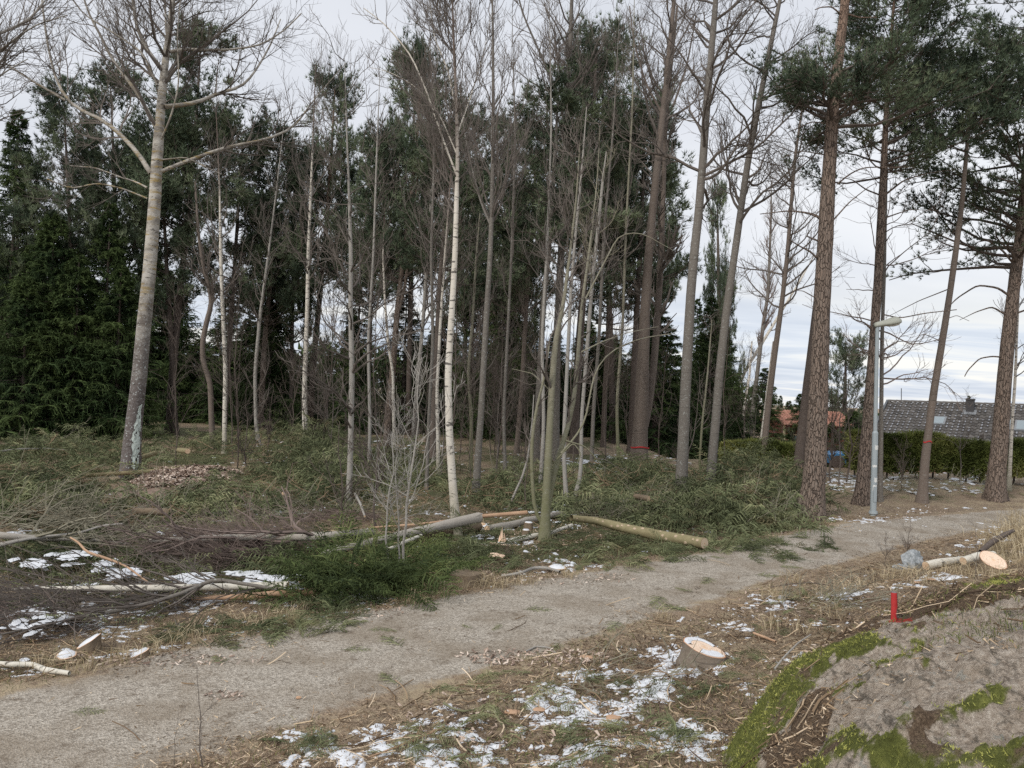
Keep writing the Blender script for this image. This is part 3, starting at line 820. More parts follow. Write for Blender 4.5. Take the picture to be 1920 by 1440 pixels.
def crown_bare(P, R, rng, f0=.45, f1=1.0, n1=26, L1=3.0, a1=48, up1=.5, n2=180, n3=900, n4=0, up=.25, s=1.0, wig=.16, rmin=.005, extra=None, side=0.0, k1=5, lf=.55, bias=None):
    rmin *= .74; n2 = int(n2 * .9); n3 = int(n3 * .80)
    """limbs, branches and twigs of a leafless tree"""
    mb = MB()
    P1, R1 = grow(rng, P[None], R[None], n1, f0, f1, L1, a1, up1, wig, 9, .45, .010 * s, .25, lf, side, bias)
    V, F = tubes(P1, R1, k1); mb.add(V, F)
    A, B = P1, R1
    if extra is not None:
        EP = np.array([resample(e, 9) for e, _ in extra]); ER = np.array([np.interp(np.linspace(0, 1, 9), np.linspace(0, 1, len(r)), r) for _, r in extra])
        A = np.concatenate([A, EP]); B = np.concatenate([B, ER])
    P2, R2 = grow(rng, A, B, n2, .18, 1.0, L1 * .45, 42, up, wig, 6, .55, .007 * s, .35, .45, side * .5)
    V, F = tubes(P2, R2, 3); mb.add(V, F)
    P3, R3 = grow(rng, np.concatenate([P2]), R2, n3, .15, 1.0, L1 * .22, 40, up, wig * 1.3, 3, .65, rmin * s, .5, .4)
    V, F = tubes(P3, R3, 3); mb.add(V, F)
    if n4:
        P4, R4 = grow(rng, P3, R3, n4, .1, 1.0, L1 * .11, 38, up, wig, 2, .8, rmin * .8 * s, .5, .3)
        V, F = tubes(P4, R4, 3); mb.add(V, F)
    return mb


def crown_pine(P, R, rng, f0, f1, rad, nb=60, n2=420, nt=2600, tl=.16, tw=.022, shape=None, a1=78, up=.25, kt=9, dead=0, bias=None, lf=.45, side=.15):
    """needled pine crown: (wood, needles)"""
    wood, need = MB(), MB(); nt = int(nt * .80); tw *= 1.18
    P1, R1 = grow(rng, P[None], R[None], nb, f0, f1, rad, a1, up, .14, 7, .34, .014, .25, lf, side, bias)
    V, F = tubes(P1, R1, 4); wood.add(V, F)
    P2, R2 = grow(rng, P1, R1, n2, .30, 1.0, rad * .36, 48, .25, .20, 4, .55, .008, .4, .3, .35)
    V, F = tubes(P2, R2, 3); wood.add(V, F)
    AP = np.concatenate([resample_batch(P1, 4)[:, 1:], P2[:, 1:]]) if False else P2
    p, d, r = along(AP, R2, nt, rng, .15, 1.0)
    d = nrm(d + np.array([0, 0, .55])); p = p + rng.normal(size=p.shape) * rad * .030
    V, F = spikes(p, d, tl, tw, kt, .55, rng)
    # each bough has its own tone
    t = np.clip(fbm(p[:, 0] * .9, p[:, 1] * .9, p[:, 2] * .9, o=2, seed=int(rng.integers(999))) * 1.5 - .25 + rng.normal(size=len(p)) * .10, 0, 1)
    need.add(V, F, np.repeat(t, kt * 3))
    return wood, need


def crown_spruce(H, rad, rng, nb=190, nt=24, f0=.06, tw=.045, droop=.5):
    """narrow crown of drooping boughs with hanging twigs on a straight stem of height H"""
    wood, need = MB(), MB(); n = 6
    f = f0 + (1 - f0) * (np.arange(nb) + rng.random(nb)) / nb
    L = rad * (1 - f) ** .8 * (.65 + .5 * rng.random(nb)) + .12; a = rng.random(nb) * 6.283
    s = np.linspace(0, 1, n)[None]
    out = np.stack([np.cos(a), np.sin(a)], -1)
    dz = (-.45 * droop * (1 - f))[:, None] * L[:, None] * (s * 1.6 - .75 * s ** 3) + .25 * f[:, None] * L[:, None] * s
    P = np.concatenate([out[:, None] * (L[:, None] * s)[..., None], ((f * H)[:, None] + dz)[..., None]], -1)
    R = np.maximum(.022 * (1 - .8 * s) * (L[:, None] / rad), .006)
    V, F = tubes(P, R, 3); wood.add(V, F)
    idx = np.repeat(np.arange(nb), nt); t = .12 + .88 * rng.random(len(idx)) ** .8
    p, d, _ = interp_along(P, np.broadcast_to(R, P.shape[:2]), idx, t)
    sgn = np.where(rng.random(len(idx)) < .5, -1, 1)[:, None]
    sd_ = nrm(np.cross(d, [0, 0, 1.])) * sgn; ll = (L[idx] * .36 * (1.1 - .6 * t) * (.5 + .9 * rng.random(len(idx))) + .06)[:, None]
    v = nrm(sd_ + d * .8)
    Q = np.stack([p, p + v * ll * .55 - [0, 0, .10] * ll, p + v * ll * .9 - [0, 0, .55] * ll * (.5 + rng.random(ll.shape))], 1)
    V, F = ribbons(Q, tw * (.7 + .6 * rng.random(len(Q))), rng=rng)
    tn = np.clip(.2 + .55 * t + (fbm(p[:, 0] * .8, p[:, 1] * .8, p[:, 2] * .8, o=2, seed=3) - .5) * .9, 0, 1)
    need.add(V, F, np.repeat(tn, 6))
    # needles standing off the twigs
    c = Q[:, 1:].reshape(-1, 3); dd = nrm(np.repeat(Q[:, 2] - Q[:, 0], 2, 0))
    V, F = spikes(c, dd, .13, .035, 2, .8, rng); need.add(V, F, np.repeat(np.repeat(tn, 2), 6))
    return wood, need


# five pine crowns, eight metres tall, worn by the pines further back
PINES = []
for i_, (lf_, nb_, n2_, nt_, a_) in enumerate([(.55, 90, 700, 7200, 76), (.35, 80, 640, 6600, 80), (.65, 100, 760, 7600, 72), (.5, 64, 560, 5400, 82), (.45, 84, 680, 6800, 74)]):
    rg_ = np.random.default_rng(900 + i_); PP = np.stack([np.zeros(20), np.zeros(20), np.linspace(0, 8, 20)], -1); RR_ = np.linspace(.10, .015, 20)
    w_, n_ = crown_pine(PP, RR_, rg_, .02, .995, 2.6, nb=nb_, n2=n2_, nt=nt_, tl=.22, tw=.026, kt=8, a1=a_, up=.35, lf=lf_, side=.25)
    PINES.append((w_.mesh('branches', m_twigd), n_.mesh('crown', m_pneed)))

BARK = {'pine': m_pine, 'aspen': m_aspen, 'birch': m_birch, 'grey': m_grey, 'pale': m_pale, 'dark': m_dark, 'olive': m_olive, 'brown': m_brown}
TREES = []


def tree(name, label, bark, pts, w, cat='tree', group=None, depth=None, crown=None, k=12, flare=.3, seed=None, n=34, twig=None, limbs=(), lean=0.0, limb_bark=None, **kw):
    rng = np.random.default_rng(seed if seed is not None else 1000 + len(TREES))
    foot, P, R = trunk_world(pts, w, n, rng, depth, lean)
    root = thing(name, label, cat, foot, group)
    trunk_mesh(P, R, BARK[bark], root, rng, k, flare)
    ex = []
    for lp, lw in limbs:
        Y = foot[1]; yo = rng.normal() * .12
        q = np.array([at_y(a, b, Y) for a, b in lp]) - foot
        q[:, 1] += np.linspace(0, 1, len(q)) * yo * np.linalg.norm(q[-1] - q[0]) * 2
        rr = np.interp(np.linspace(0, 1, len(lp)), np.linspace(0, 1, len(lw)), lw) * Y / FPX / 2 * .80
        q, rr = resample(q, 16, rr); ex.append((q, rr))
        V, F = tubes(q, rr, 7); mb = MB(); mb.add(V, F); mb.obj('limb', limb_bark or BARK[bark], root, smooth=True)
    if crown == 'bare':
        crown_bare(P, R, rng, extra=ex or None, **kw).obj('branches', twig or m_twig, root)
    elif crown == 'pine' and kw.get('tw', 1) > .02:
        f0 = max(kw['f0'] - .09, .05); i0 = int(f0 * (len(P) - 1)); b0, t1 = P[i0], P[-1] + [0, 0, .3]; ax = t1 - b0; which = int(rng.integers(len(PINES)))
        qr = Vector(ax).to_track_quat('Z', 'Y').to_matrix() @ Matrix.Rotation(rng.random() * 6.28, 3, 'Z')
        for nm, me in zip(('branches', 'crown'), PINES[which]):
            o = link(nm, me, root, b0); o.rotation_euler = qr.to_euler(); o.scale = (kw['rad'] / 2.9, kw['rad'] / 2.9, np.linalg.norm(ax) / 8)
    elif crown == 'pine':
        wd, nd = crown_pine(P, R, rng, **kw)
        wd.obj('branches', twig or m_twigd, root); nd.obj('crown', m_pneed, root)
    TREES.append(root); return root, foot, P, R, ex


# the big aspen, with the limbs the photograph shows
asp = [([(301, 322), (335, 300), (365, 281), (419, 255), (470, 244), (510, 219), (529, 202), (529, 182), (547, 146), (583, 91), (613, 47)], (10, 8, 6, 4, 2)),
       ([(309, 200), (357, 186), (401, 153), (430, 138), (452, 91), (474, 29), (485, -30)], (12, 8, 5, 3)),
       ([(283, 325), (262, 290), (237, 262), (182, 215), (146, 208), (120, 186), (98, 146), (84, 91), (73, 22), (66, -40)], (12, 9, 6, 4)),
       ([(122, 188), (73, 160), (29, 131), (-10, 112), (-60, 60)], (6, 4, 2)),
       ([(294, 240), (262, 182), (233, 142), (204, 106), (186, 66), (160, 22), (140, -40)], (10, 7, 4)),
       ([(303, 130), (285, 106), (270, 84), (255, 47), (248, 0), (240, -60)], (11, 8, 6)),
       ([(295, 160), (274, 104), (226, 73), (175, 44), (146, 0)], (6, 4, 2)),
       ([(318, 97), (340, 84), (365, 80), (412, 73), (467, 58), (510, 22), (540, -20)], (8, 5, 3)),
       ([(314, 75), (306, 40), (300, 0), (290, -60)], (6, 4)),
       ([(296, 275), (328, 226), (350, 175), (356, 130), (361, 95), (375, 40)], (5, 3, 2)),
       ([(276, 352), (250, 338), (219, 328), (164, 306), (110, 300)], (5, 3, 2)),
       ([(276, 372), (237, 357), (197, 350), (157, 365), (120, 350)], (4, 3, 2)),
       ([(300, 300), (350, 296), (395, 318), (420, 330)], (4, 2, 1))]
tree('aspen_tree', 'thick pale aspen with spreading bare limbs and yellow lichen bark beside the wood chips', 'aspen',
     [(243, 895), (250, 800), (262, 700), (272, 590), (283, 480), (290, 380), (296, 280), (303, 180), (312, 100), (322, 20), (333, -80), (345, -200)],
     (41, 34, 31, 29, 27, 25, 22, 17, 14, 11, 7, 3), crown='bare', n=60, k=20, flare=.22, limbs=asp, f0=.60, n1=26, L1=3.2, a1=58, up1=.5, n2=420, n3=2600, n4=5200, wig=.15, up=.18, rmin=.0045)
tree('aspen_tree', 'aspen at the left edge whose bare limbs reach in from outside the picture', 'pale',
     [(-140, 960), (-135, 700), (-120, 400), (-110, 100), (-95, -200)], (40, 30, 24, 16, 6), crown='bare', f0=.5, n1=14, L1=3.0, n2=150, n3=800, n4=1200,
     limbs=[([(-118, 210), (-60, 170), (0, 128), (55, 100), (110, 78), (175, 70)], (7, 5, 2)), ([(-114, 120), (-50, 70), (0, 40), (30, 10), (45, -30)], (8, 6, 5)), ([(-118, 260), (-40, 215), (0, 185), (60, 160), (110, 150)], (5, 4, 2))], up=.15)

# slender trees standing in the clearing, left to right
tree('birch_tree', 'crooked brown birch with an S bend right of the aspen', 'brown', [(400, 842), (397, 800), (394, 713), (381, 684), (379, 644), (388, 600), (398, 567), (390, 530), (381, 500), (372, 440), (366, 340)], (13, 12, 11, 11, 11, 11, 10, 9, 8, 6, 3), crown='bare', f0=.55, n1=14, L1=1.8, n2=70, n3=300)
tree('birch_tree', 'thin straight birch just right of the crooked brown one', 'birch', [(421, 850), (421, 780), (423, 699), (417, 571), (414, 480), (412, 360), (405, 200)], (10, 9, 9, 8, 7, 4, 1), crown='bare', f0=.45, n1=30, L1=2.0, up1=.7, n2=90, n3=420)
tree('rowan_tree', 'thin grey tree with forked foot and many fine side branches', 'pale', [(486, 836), (480, 800), (478, 699), (488, 589), (496, 530), (503, 480), (518, 360), (535, 210)], (9, 8, 8, 7, 6, 5, 3, 1), crown='bare', f0=.1, n1=34, L1=2.0, a1=42, up1=.4, n2=150, n3=500, side=0)
tree('birch_tree', 'straight white birch standing in the cut brush with a red pine behind it', 'birch', [(572, 850), (571, 717), (576, 589), (578, 480), (586, 280), (592, 120)], (12, 11, 9, 8, 4, 1), crown='bare', f0=.45, n1=38, L1=2.0, up1=.7, n2=130, n3=600)
tree('young_aspen', 'slim pale grey tree with long thin side branches left of centre', 'pale', [(654, 943), (657, 850), (660, 699), (657, 571), (658, 480), (655, 380), (650, 240), (646, 110)], (13, 12, 12, 10, 9, 6, 3, 1), crown='bare', f0=.18, n1=46, L1=1.8, a1=62, up1=.2, n2=220, n3=900, side=.2)
tree('birch_tree', 'bright white birch with dark bands in the middle of the clearing, beside the stacked logs', 'birch', [(857, 1012), (853, 960), (848, 900), (842, 808), (840, 699), (848, 571), (853, 480), (858, 300), (856, 200), (850, 60), (846, -80)], (22, 19, 17, 16, 15, 13, 12, 8, 7, 5, 2),
     crown='bare', k=16, f0=.55, n1=34, L1=1.9, a1=42, up1=.7, n2=330, n3=2200, n4=2600, up=.4, rmin=.004, bias=(-.25, 0, 0), n=50,
     limbs=[([(857, 330), (830, 260), (800, 170), (770, 100), (720, 40), (680, 10)], (5, 4, 2)), ([(858, 250), (880, 180), (905, 90), (920, 0)], (4, 3, 1)), ([(856, 210), (840, 130), (812, 60), (800, -30)], (4, 3, 2)), ([(857, 290), (825, 215), (780, 160), (730, 130), (690, 120)], (4, 2, 1))])
tree('young_aspen', 'smooth grey aspen right of the white birch with dark forks high up', 'grey', [(892, 932), (896, 860), (901, 790), (908, 662), (914, 560), (919, 480), (922, 400), (924, 300), (925, 180), (924, 40), (922, -60)], (17, 15, 14, 13, 12, 11, 10, 8, 7, 5, 3),
     crown='bare', k=14, f0=.52, n1=26, L1=2.2, a1=36, up1=.7, n2=200, n3=1000, n4=1200, up=.5, limbs=[([(919, 420), (900, 370), (880, 290), (862, 200), (850, 120)], (6, 4, 2)), ([(921, 400), (945, 330), (975, 260), (1000, 190)], (5, 3, 1)), ([(919, 410), (890, 350), (865, 280)], (4, 2))])

tree('willow_clump', 'mossy olive stemmed willow forking low down beside the path, right of the stacked logs', 'olive', [(1021, 1015), (1023, 960), (1027, 881), (1034, 735), (1041, 644), (1050, 600), (1058, 560), (1068, 480), (1080, 380), (1088, 260)], (24, 20, 16, 14, 12, 10, 8, 6, 4, 1),
     crown='bare', twig=m_twig, k=12, f0=.35, n1=24, L1=1.3, a1=42, up1=.4, n2=130, n3=460, up=.25, wig=.19,
     limbs=[([(1026, 950), (1034, 905), (1044, 870), (1060, 826), (1074, 790), (1085, 735), (1090, 660), (1098, 560), (1110, 490), (1122, 400), (1134, 300), (1140, 190)], (17, 13, 11, 9, 5, 1)),
            ([(1019, 985), (1005, 972), (999, 920), (996, 845), (1001, 790), (1012, 740), (1023, 700), (1030, 640)], (10, 9, 7, 4)),
            ([(1052, 850), (1080, 820), (1100, 790), (1108, 740), (1120, 690), (1150, 655), (1210, 630), (1270, 622)], (5, 4, 2)),
            ([(1060, 826), (1100, 838), (1130, 875), (1185, 905)], (4, 3, 1)), ([(1090, 660), (1130, 640), (1180, 622), (1240, 610)], (4, 2, 1)), ([(1034, 735), (1000, 700), (960, 690)], (3, 1)),
            ([(1045, 860), (1075, 830), (1090, 850), (1082, 868)], (3, 2)), ([(1098, 560), (1160, 440), (1200, 436), (1260, 470)], (4, 3, 1))])
tree('dead_sapling', 'leaning dead grey pole left of the mossy willow', 'pale', [(953, 955), (965, 925), (979, 895), (988, 865), (992, 840), (998, 790), (1001, 740)], (6, 5, 5, 4, 4, 3, 2), flare=.05, k=8)
tree('birch_tree', 'thin spotted birch behind the willow, left one of a crossing pair', 'pale', [(1063, 945), (1058, 880), (1058, 808), (1063, 699), (1070, 553), (1078, 450), (1090, 330), (1100, 200)], (10, 9, 9, 8, 7, 6, 5, 2), crown='bare', f0=.5, n1=16, L1=1.7, n2=90, n3=350)
tree('broken_birch', 'grey birch curved at the foot whose snapped top shows orange wood', 'pale', [(1076, 938), (1087, 905), (1090, 860), (1090, 790), (1100, 662), (1110, 535), (1122, 420), (1130, 340), (1137, 285)], (10, 9, 8, 8, 8, 8, 7, 6, 3), crown='bare', f0=.55, n1=12, L1=1.2, n2=60, n3=220, twig=m_twigy)

for _i, (_pts, _w, _b, _lab) in enumerate([
        ([(690, 905), (694, 800), (690, 640), (700, 480), (706, 300), (712, 140)], (7, 7, 6, 5, 4, 1), 'pale', 'very slim straight bare tree between the slim pale tree and the forked pine'),
        ([(800, 918), (803, 800), (812, 640), (808, 480), (814, 300), (806, 60)], (8, 7, 7, 6, 4, 1), 'grey', 'slim grey bare tree just left of the white birch, reaching the top of the picture'),
        ([(948, 905), (944, 780), (952, 620), (960, 460), (966, 260), (960, 20)], (8, 7, 6, 6, 4, 1), 'grey', 'slim grey bare tree right of the smooth grey aspen, reaching the top of the picture'),
        ([(1012, 925), (1020, 800), (1016, 640), (1026, 460), (1034, 240), (1030, 0)], (9, 8, 7, 6, 4, 1), 'pale', 'tall wavy slim tree directly left of the mossy willow stem'),
        ([(1108, 900), (1112, 780), (1124, 620), (1132, 440), (1150, 240), (1162, 20)], (9, 8, 7, 6, 4, 1), 'grey', 'tall slim tree right of the broken birch, leaning slightly right'),
        ([(1160, 880), (1156, 760), (1168, 600), (1174, 420), (1186, 200), (1190, -40)], (8, 7, 6, 5, 4, 1), 'olive', 'tall thin greenish stem left of the twin stemmed pine')]):
    tree('slender_tree', _lab, _b, _pts, _w, k=8, crown='bare', f0=.38, n1=24, L1=1.7, a1=34, up1=.7, n2=110, n3=460, up=.4)

# big trunks on the right
tree('alder_tree', 'tall straight grey trunk with small lichen spots, behind the lower end of the knotty log', 'grey', [(1276, 945), (1280, 850), (1285, 735), (1295, 553), (1303, 460), (1310, 400), (1318, 300), (1325, 200), (1338, 50), (1348, -80), (1360, -200)], (29, 25, 23, 20, 19, 18, 17, 16, 13, 10, 5),
     crown='bare', k=16, n=60, f0=.52, n1=34, L1=2.4, a1=66, up1=.3, n2=280, n3=1300, n4=1400, up=.12, flare=.15, wig=.17)
tree('alder_tree', 'grey brown trunk leaning right between the lichen spotted trunk and the big pine', 'grey', [(1329, 934), (1334, 880), (1340, 808), (1351, 680), (1366, 553), (1380, 460), (1398, 330), (1412, 250), (1430, 160), (1450, 60), (1475, -60)], (22, 20, 19, 18, 17, 15, 14, 13, 12, 10, 6),
     crown='bare', k=14, n=50, f0=.50, n1=34, L1=2.3, a1=66, up1=.25, n2=260, n3=1200, n4=1000, up=.1, wig=.18)
tree('pine_tree', 'biggest pine, thick scaly trunk by the path edge left of the lamp post', 'pine', [(1519, 972), (1525, 910), (1530, 845), (1534, 750), (1538, 662), (1541, 570), (1546, 480), (1550, 400), (1556, 300), (1562, 200), (1572, 110), (1583, 20), (1590, -70), (1600, -220)], (60, 48, 45, 40, 37, 35, 33, 31, 28, 25, 22, 19, 16, 6),
     crown='pine', k=28, n=90, flare=.25, f0=.615, f1=.71, rad=2.1, nb=30, n2=340, nt=4200, tl=.13, tw=.014, kt=8, up=.15, twig=m_twigd,
     limbs=[([(1550, 424), (1540, 404), (1520, 394), (1490, 388), (1438, 392)], (9, 6, 4, 2)), ([(1536, 488), (1515, 474), (1490, 466), (1466, 456)], (5, 4, 2)), ([(1537, 453), (1524, 448), (1512, 443)], (5, 4, 3)), ([(1570, 345), (1590, 328), (1612, 318), (1650, 320), (1700, 322)], (4, 3, 1)),
            ([(1563, 412), (1590, 380), (1625, 352), (1655, 340)], (4, 2, 1)), ([(1552, 232), (1520, 230), (1490, 245), (1475, 252)], (3, 2)), ([(1545, 290), (1500, 285), (1460, 300)], (3, 1)), ([(1580, 30), (1555, 18), (1530, 25), (1515, 35)], (4, 2)), ([(1585, 25), (1610, 35), (1640, 36)], (4, 2)), ([(1532, 560), (1505, 546), (1490, 545)], (3, 1)), ([(1572, 175), (1600, 172), (1640, 190), (1665, 215), (1672, 225)], (3, 2))])
tree('pine_tree', 'darker pine trunk half hidden behind the biggest pine', 'dark', [(1495, 906), (1500, 840), (1512, 735), (1523, 644), (1532, 560), (1545, 420), (1555, 300)], (24, 20, 18, 16, 14, 10, 5), flare=.15)
tree('pine_tree', 'pine right behind the lamp post with a dense dark crown', 'pine', [(1615, 946), (1620, 870), (1626, 808), (1637, 662), (1647, 516), (1651, 430), (1655, 350), (1660, 250), (1664, 170), (1672, 60), (1680, -50)], (31, 26, 24, 20, 18, 17, 15, 12, 10, 7, 3),
     crown='pine', k=18, n=60, f0=.62, f1=.98, rad=2.3, nb=110, n2=800, nt=9000, tl=.15, tw=.016, kt=8, up=.3, bias=(.30, 0, 0), lf=.45,
     limbs=[([(1648, 365), (1625, 355), (1600, 335), (1575, 330)], (4, 3, 1)), ([(1660, 365), (1690, 340), (1730, 330), (1780, 325)], (5, 3, 1)), ([(1655, 410), (1700, 395), (1750, 400)], (4, 2, 1)), ([(1636, 620), (1620, 605), (1600, 600), (1587, 585)], (5, 3, 2)), ([(1658, 590), (1680, 598), (1720, 590), (1770, 585)], (3, 2)), ([(1658, 655), (1680, 640), (1730, 640)], (3, 1))])
tree('alder_tree', 'slim pale brown trunk with a thin red painted line, right of the lamp post', 'brown', [(1729, 941), (1734, 870), (1741, 808), (1750, 740), (1760, 680), (1778, 571), (1791, 480), (1805, 370), (1815, 250), (1822, 120)], (20, 18, 16, 15, 14, 13, 12, 10, 7, 4),
     crown='pine', k=14, n=44, f0=.80, f1=.99, rad=2.0, nb=50, n2=380, nt=4200, tl=.15, tw=.018, bias=(.2, 0, 0), limbs=[([(1784, 540), (1740, 560), (1690, 590)], (3, 1)), ([(1765, 640), (1730, 625), (1700, 650)], (2, 1)), ([(1770, 600), (1800, 590), (1830, 600)], (2, 1))])
tree('pine_tree', 'stout dark pine near the right edge of the picture', 'pine', [(1866, 938), (1870, 880), (1876, 808), (1883, 710), (1891, 626), (1901, 540), (1910, 470), (1922, 350), (1930, 220), (1940, 80), (1950, -40)], (40, 35, 32, 29, 26, 24, 22, 19, 15, 10, 4),
     crown='pine', k=20, n=60, f0=.45, f1=.98, rad=2.6, nb=110, n2=760, nt=8500, tl=.15, tw=.017, bias=(-.15, 0, 0), lf=.3, side=.3,
     limbs=[([(1893, 555), (1870, 540), (1830, 535), (1790, 560), (1775, 575)], (6, 4, 2)), ([(1890, 592), (1860, 575), (1830, 585), (1800, 600)], (5, 3, 1)), ([(1880, 670), (1860, 668), (1835, 672), (1812, 695), (1806, 706)], (4, 3, 2)), ([(1905, 500), (1880, 470), (1850, 450), (1830, 455)], (6, 4, 2)), ([(1898, 590), (1925, 580)], (5, 4))])
tree('birch_tree', 'thin birch in front of the hedge at the far right', 'birch', [(1891, 920), (1895, 850), (1898, 790), (1903, 720), (1906, 644), (1912, 500), (1918, 380)], (9, 7, 6, 6, 5, 4, 2), crown='bare', f0=.4, n1=18, L1=1.3, n2=70, n3=250)
tree('birch_stub', 'short topped birch stub in front of the hedge', 'birch', [(1841, 905), (1839, 870), (1840, 823)], (9, 8, 9), k=10, n=10, crown='bare', f0=.85, f1=1.0, n1=6, L1=.35, n2=14, n3=30)
tree('young_aspen', 'slender grey stem rising close behind the lamp pole', 'grey', [(1650, 940), (1652, 800), (1654, 626), (1658, 516), (1661, 400), (1664, 300)], (11, 9, 8, 7, 5, 2), crown='bare', f0=.35, n1=30, L1=2.0, a1=72, up1=.1, n2=150, n3=600, side=.3, twig=m_twigr)
tree('alder_tree', 'brown forest trunk standing left of the biggest pine', 'brown', [(1429, 884), (1439, 772), (1453, 662), (1468, 553), (1476, 480), (1490, 300), (1506, 190)], (15, 13, 12, 10, 9, 7, 4), crown='bare', f0=.45, n1=34, L1=2.6, a1=60, up1=.3, n2=220, n3=900, n4=600)
tree('birch_tree', 'thin leaning birch crossing to the right in front of the brown forest trunk', 'birch', [(1352, 830), (1362, 772), (1400, 690), (1457, 597), (1495, 535), (1526, 480)], (9, 8, 7, 6, 4, 2), crown='bare', f0=.3, n1=20, L1=1.6, n2=80, n3=300)
tree('alder_tree', 'slim dark tree with a fine fan shaped crown against open sky', 'grey', [(1405, 850), (1410, 780), (1420, 699), (1432, 600), (1440, 553), (1443, 480), (1446, 400), (1446, 340)], (10, 9, 9, 8, 7, 6, 4, 2), crown='bare', twig=m_twigr, f0=.4, n1=44, L1=2.3, a1=34, up1=.8, n2=260, n3=1300, up=.5)
tree('birch_sapling', 'crooked thin birch below the leaning birch', 'birch', [(1400, 858), (1397, 815), (1394, 772), (1405, 706), (1410, 640)], (6, 6, 5, 5, 3), k=8)
tree('birch_sapling', 'thin white birch touching the brown forest trunk', 'birch', [(1420, 872), (1430, 800), (1440, 717), (1450, 640)], (5, 5, 4, 3), k=8)
tree('rowan_sapling', 'thin greenish stem between the two grey alder trunks', 'olive', [(1313, 905), (1312, 860), (1316, 800), (1327, 699), (1335, 600)], (6, 5, 5, 4, 2), k=8, crown='bare', f0=.3, n1=10, L1=.9, n2=30, n3=80)

# middle of the forest
tree('pine_tree', 'twin stemmed pine with a thick foot and a red paint mark, right of the willow', 'brown', [(1198, 872), (1200, 820), (1203, 760), (1209, 590), (1216, 480), (1230, 330), (1241, 230), (1250, 150), (1262, 20), (1275, -120)], (40, 33, 30, 22, 18, 16, 14, 12, 9, 4), k=18, n=56,
     crown='bare', f0=.55, n1=30, L1=3.4, a1=38, up1=.5, n2=280, n3=1500, n4=1200, limbs=[([(1208, 800), (1220, 760), (1232, 680), (1246, 516), (1254, 400), (1262, 200), (1280, 60), (1292, -40)], (20, 20, 16, 12, 9, 6)), ([(1240, 210), (1215, 150), (1195, 60), (1190, -20)], (7, 4, 3)), ([(1262, 200), (1290, 120), (1310, 20)], (5, 3))])
tree('pine_tree', 'dark trunk close behind the left side of the twin stemmed pine', 'dark', [(1184, 850), (1186, 760), (1192, 626), (1200, 480), (1206, 330), (1208, 240)], (17, 15, 13, 11, 8, 4), crown='pine', f0=.55, f1=.99, rad=2.9, nb=70, n2=460, nt=3400, tl=.22, tw=.026)
tree('pine_tree', 'straight grey trunk directly behind the willow', 'grey', [(1040, 862), (1041, 800), (1043, 662), (1052, 480), (1060, 300), (1066, 150), (1072, 0), (1078, -120)], (21, 19, 18, 16, 13, 11, 8, 4), k=14, crown='bare', f0=.56, n1=34, L1=3.6, a1=44, up1=.5, n2=300, n3=1600, n4=1200,
     limbs=[([(1062, 240), (1040, 170), (1010, 110), (980, 50), (960, -20)], (8, 5, 3)), ([(1060, 290), (1010, 250), (960, 225), (920, 215)], (5, 3, 1))])
tree('pine_tree', 'dark scaly pine rising between the crossing birch pair', 'dark', [(1075, 850), (1078, 780), (1085, 662), (1096, 516), (1105, 380), (1112, 240), (1118, 110)], (20, 18, 17, 15, 12, 9, 4), crown='pine', f0=.60, f1=.99, rad=2.9, nb=90, n2=600, nt=4800, tl=.22, tw=.025)
tree('pine_tree', 'slim reddish pine left of the willow', 'brown', [(968, 850), (978, 735), (986, 589), (994, 480), (1002, 360), (1006, 270)], (11, 10, 9, 8, 7, 3), crown='pine', f0=.55, f1=.99, rad=2.5, nb=60, n2=380, nt=3000, tl=.22, tw=.026)
tree('pine_tree', 'grey pine trunk just left of the willow, upper part bare', 'grey', [(1004, 865), (1007, 790), (1012, 699), (1019, 571), (1028, 480), (1038, 330), (1046, 190)], (16, 14, 13, 12, 11, 9, 4), crown='pine', f0=.62, f1=.99, rad=2.8, nb=70, n2=480, nt=3800, tl=.22, tw=.026)
tree('pine_tree', 'forked reddish pine in the left middle of the forest', 'pine', [(724, 846), (728, 780), (736, 699), (746, 571), (757, 480), (770, 380), (782, 260), (790, 140)], (16, 15, 14, 12, 10, 8, 6, 3), crown='pine', f0=.56, f1=.99, rad=2.8, nb=80, n2=520, nt=4200, tl=.22, tw=.026, limbs=[([(745, 590), (755, 560), (766, 498), (776, 420), (784, 330)], (9, 7, 4))])
tree('birch_sapling', 'wavy thin birch touching the forked reddish pine', 'birch', [(740, 856), (738, 780), (737, 699), (729, 655), (722, 571), (718, 480), (722, 380)], (7, 7, 6, 6, 5, 4, 2), k=8, crown='bare', f0=.4, n1=14, L1=1.5, n2=60, n3=220)
tree('alder_tree', 'slim mottled grey trunk between the forked pine and the white birch', 'pale', [(774, 852), (777, 790), (783, 717), (793, 608), (800, 498), (808, 380), (812, 280)], (11, 10, 9, 8, 7, 5, 2), crown='bare', f0=.4, n1=30, L1=2.2, up1=.6, n2=160, n3=700)
tree('pine_tree', 'brown pine trunk close left of the white birch', 'brown', [(812, 868), (812, 800), (819, 662), (826, 516), (833, 440), (838, 330), (842, 240)], (16, 14, 13, 12, 11, 8, 4), crown='pine', f0=.62, f1=.99, rad=2.3, nb=60, n2=380, nt=2800, tl=.21, tw=.034)
tree('birch_tree', 'thin birch squeezed between the brown pine and the white birch', 'birch', [(822, 895), (821, 820), (819, 735), (826, 600), (834, 480), (842, 380), (848, 280)], (9, 8, 7, 6, 5, 4, 2), crown='bare', f0=.45, n1=22, L1=1.9, up1=.6, n2=120, n3=600)
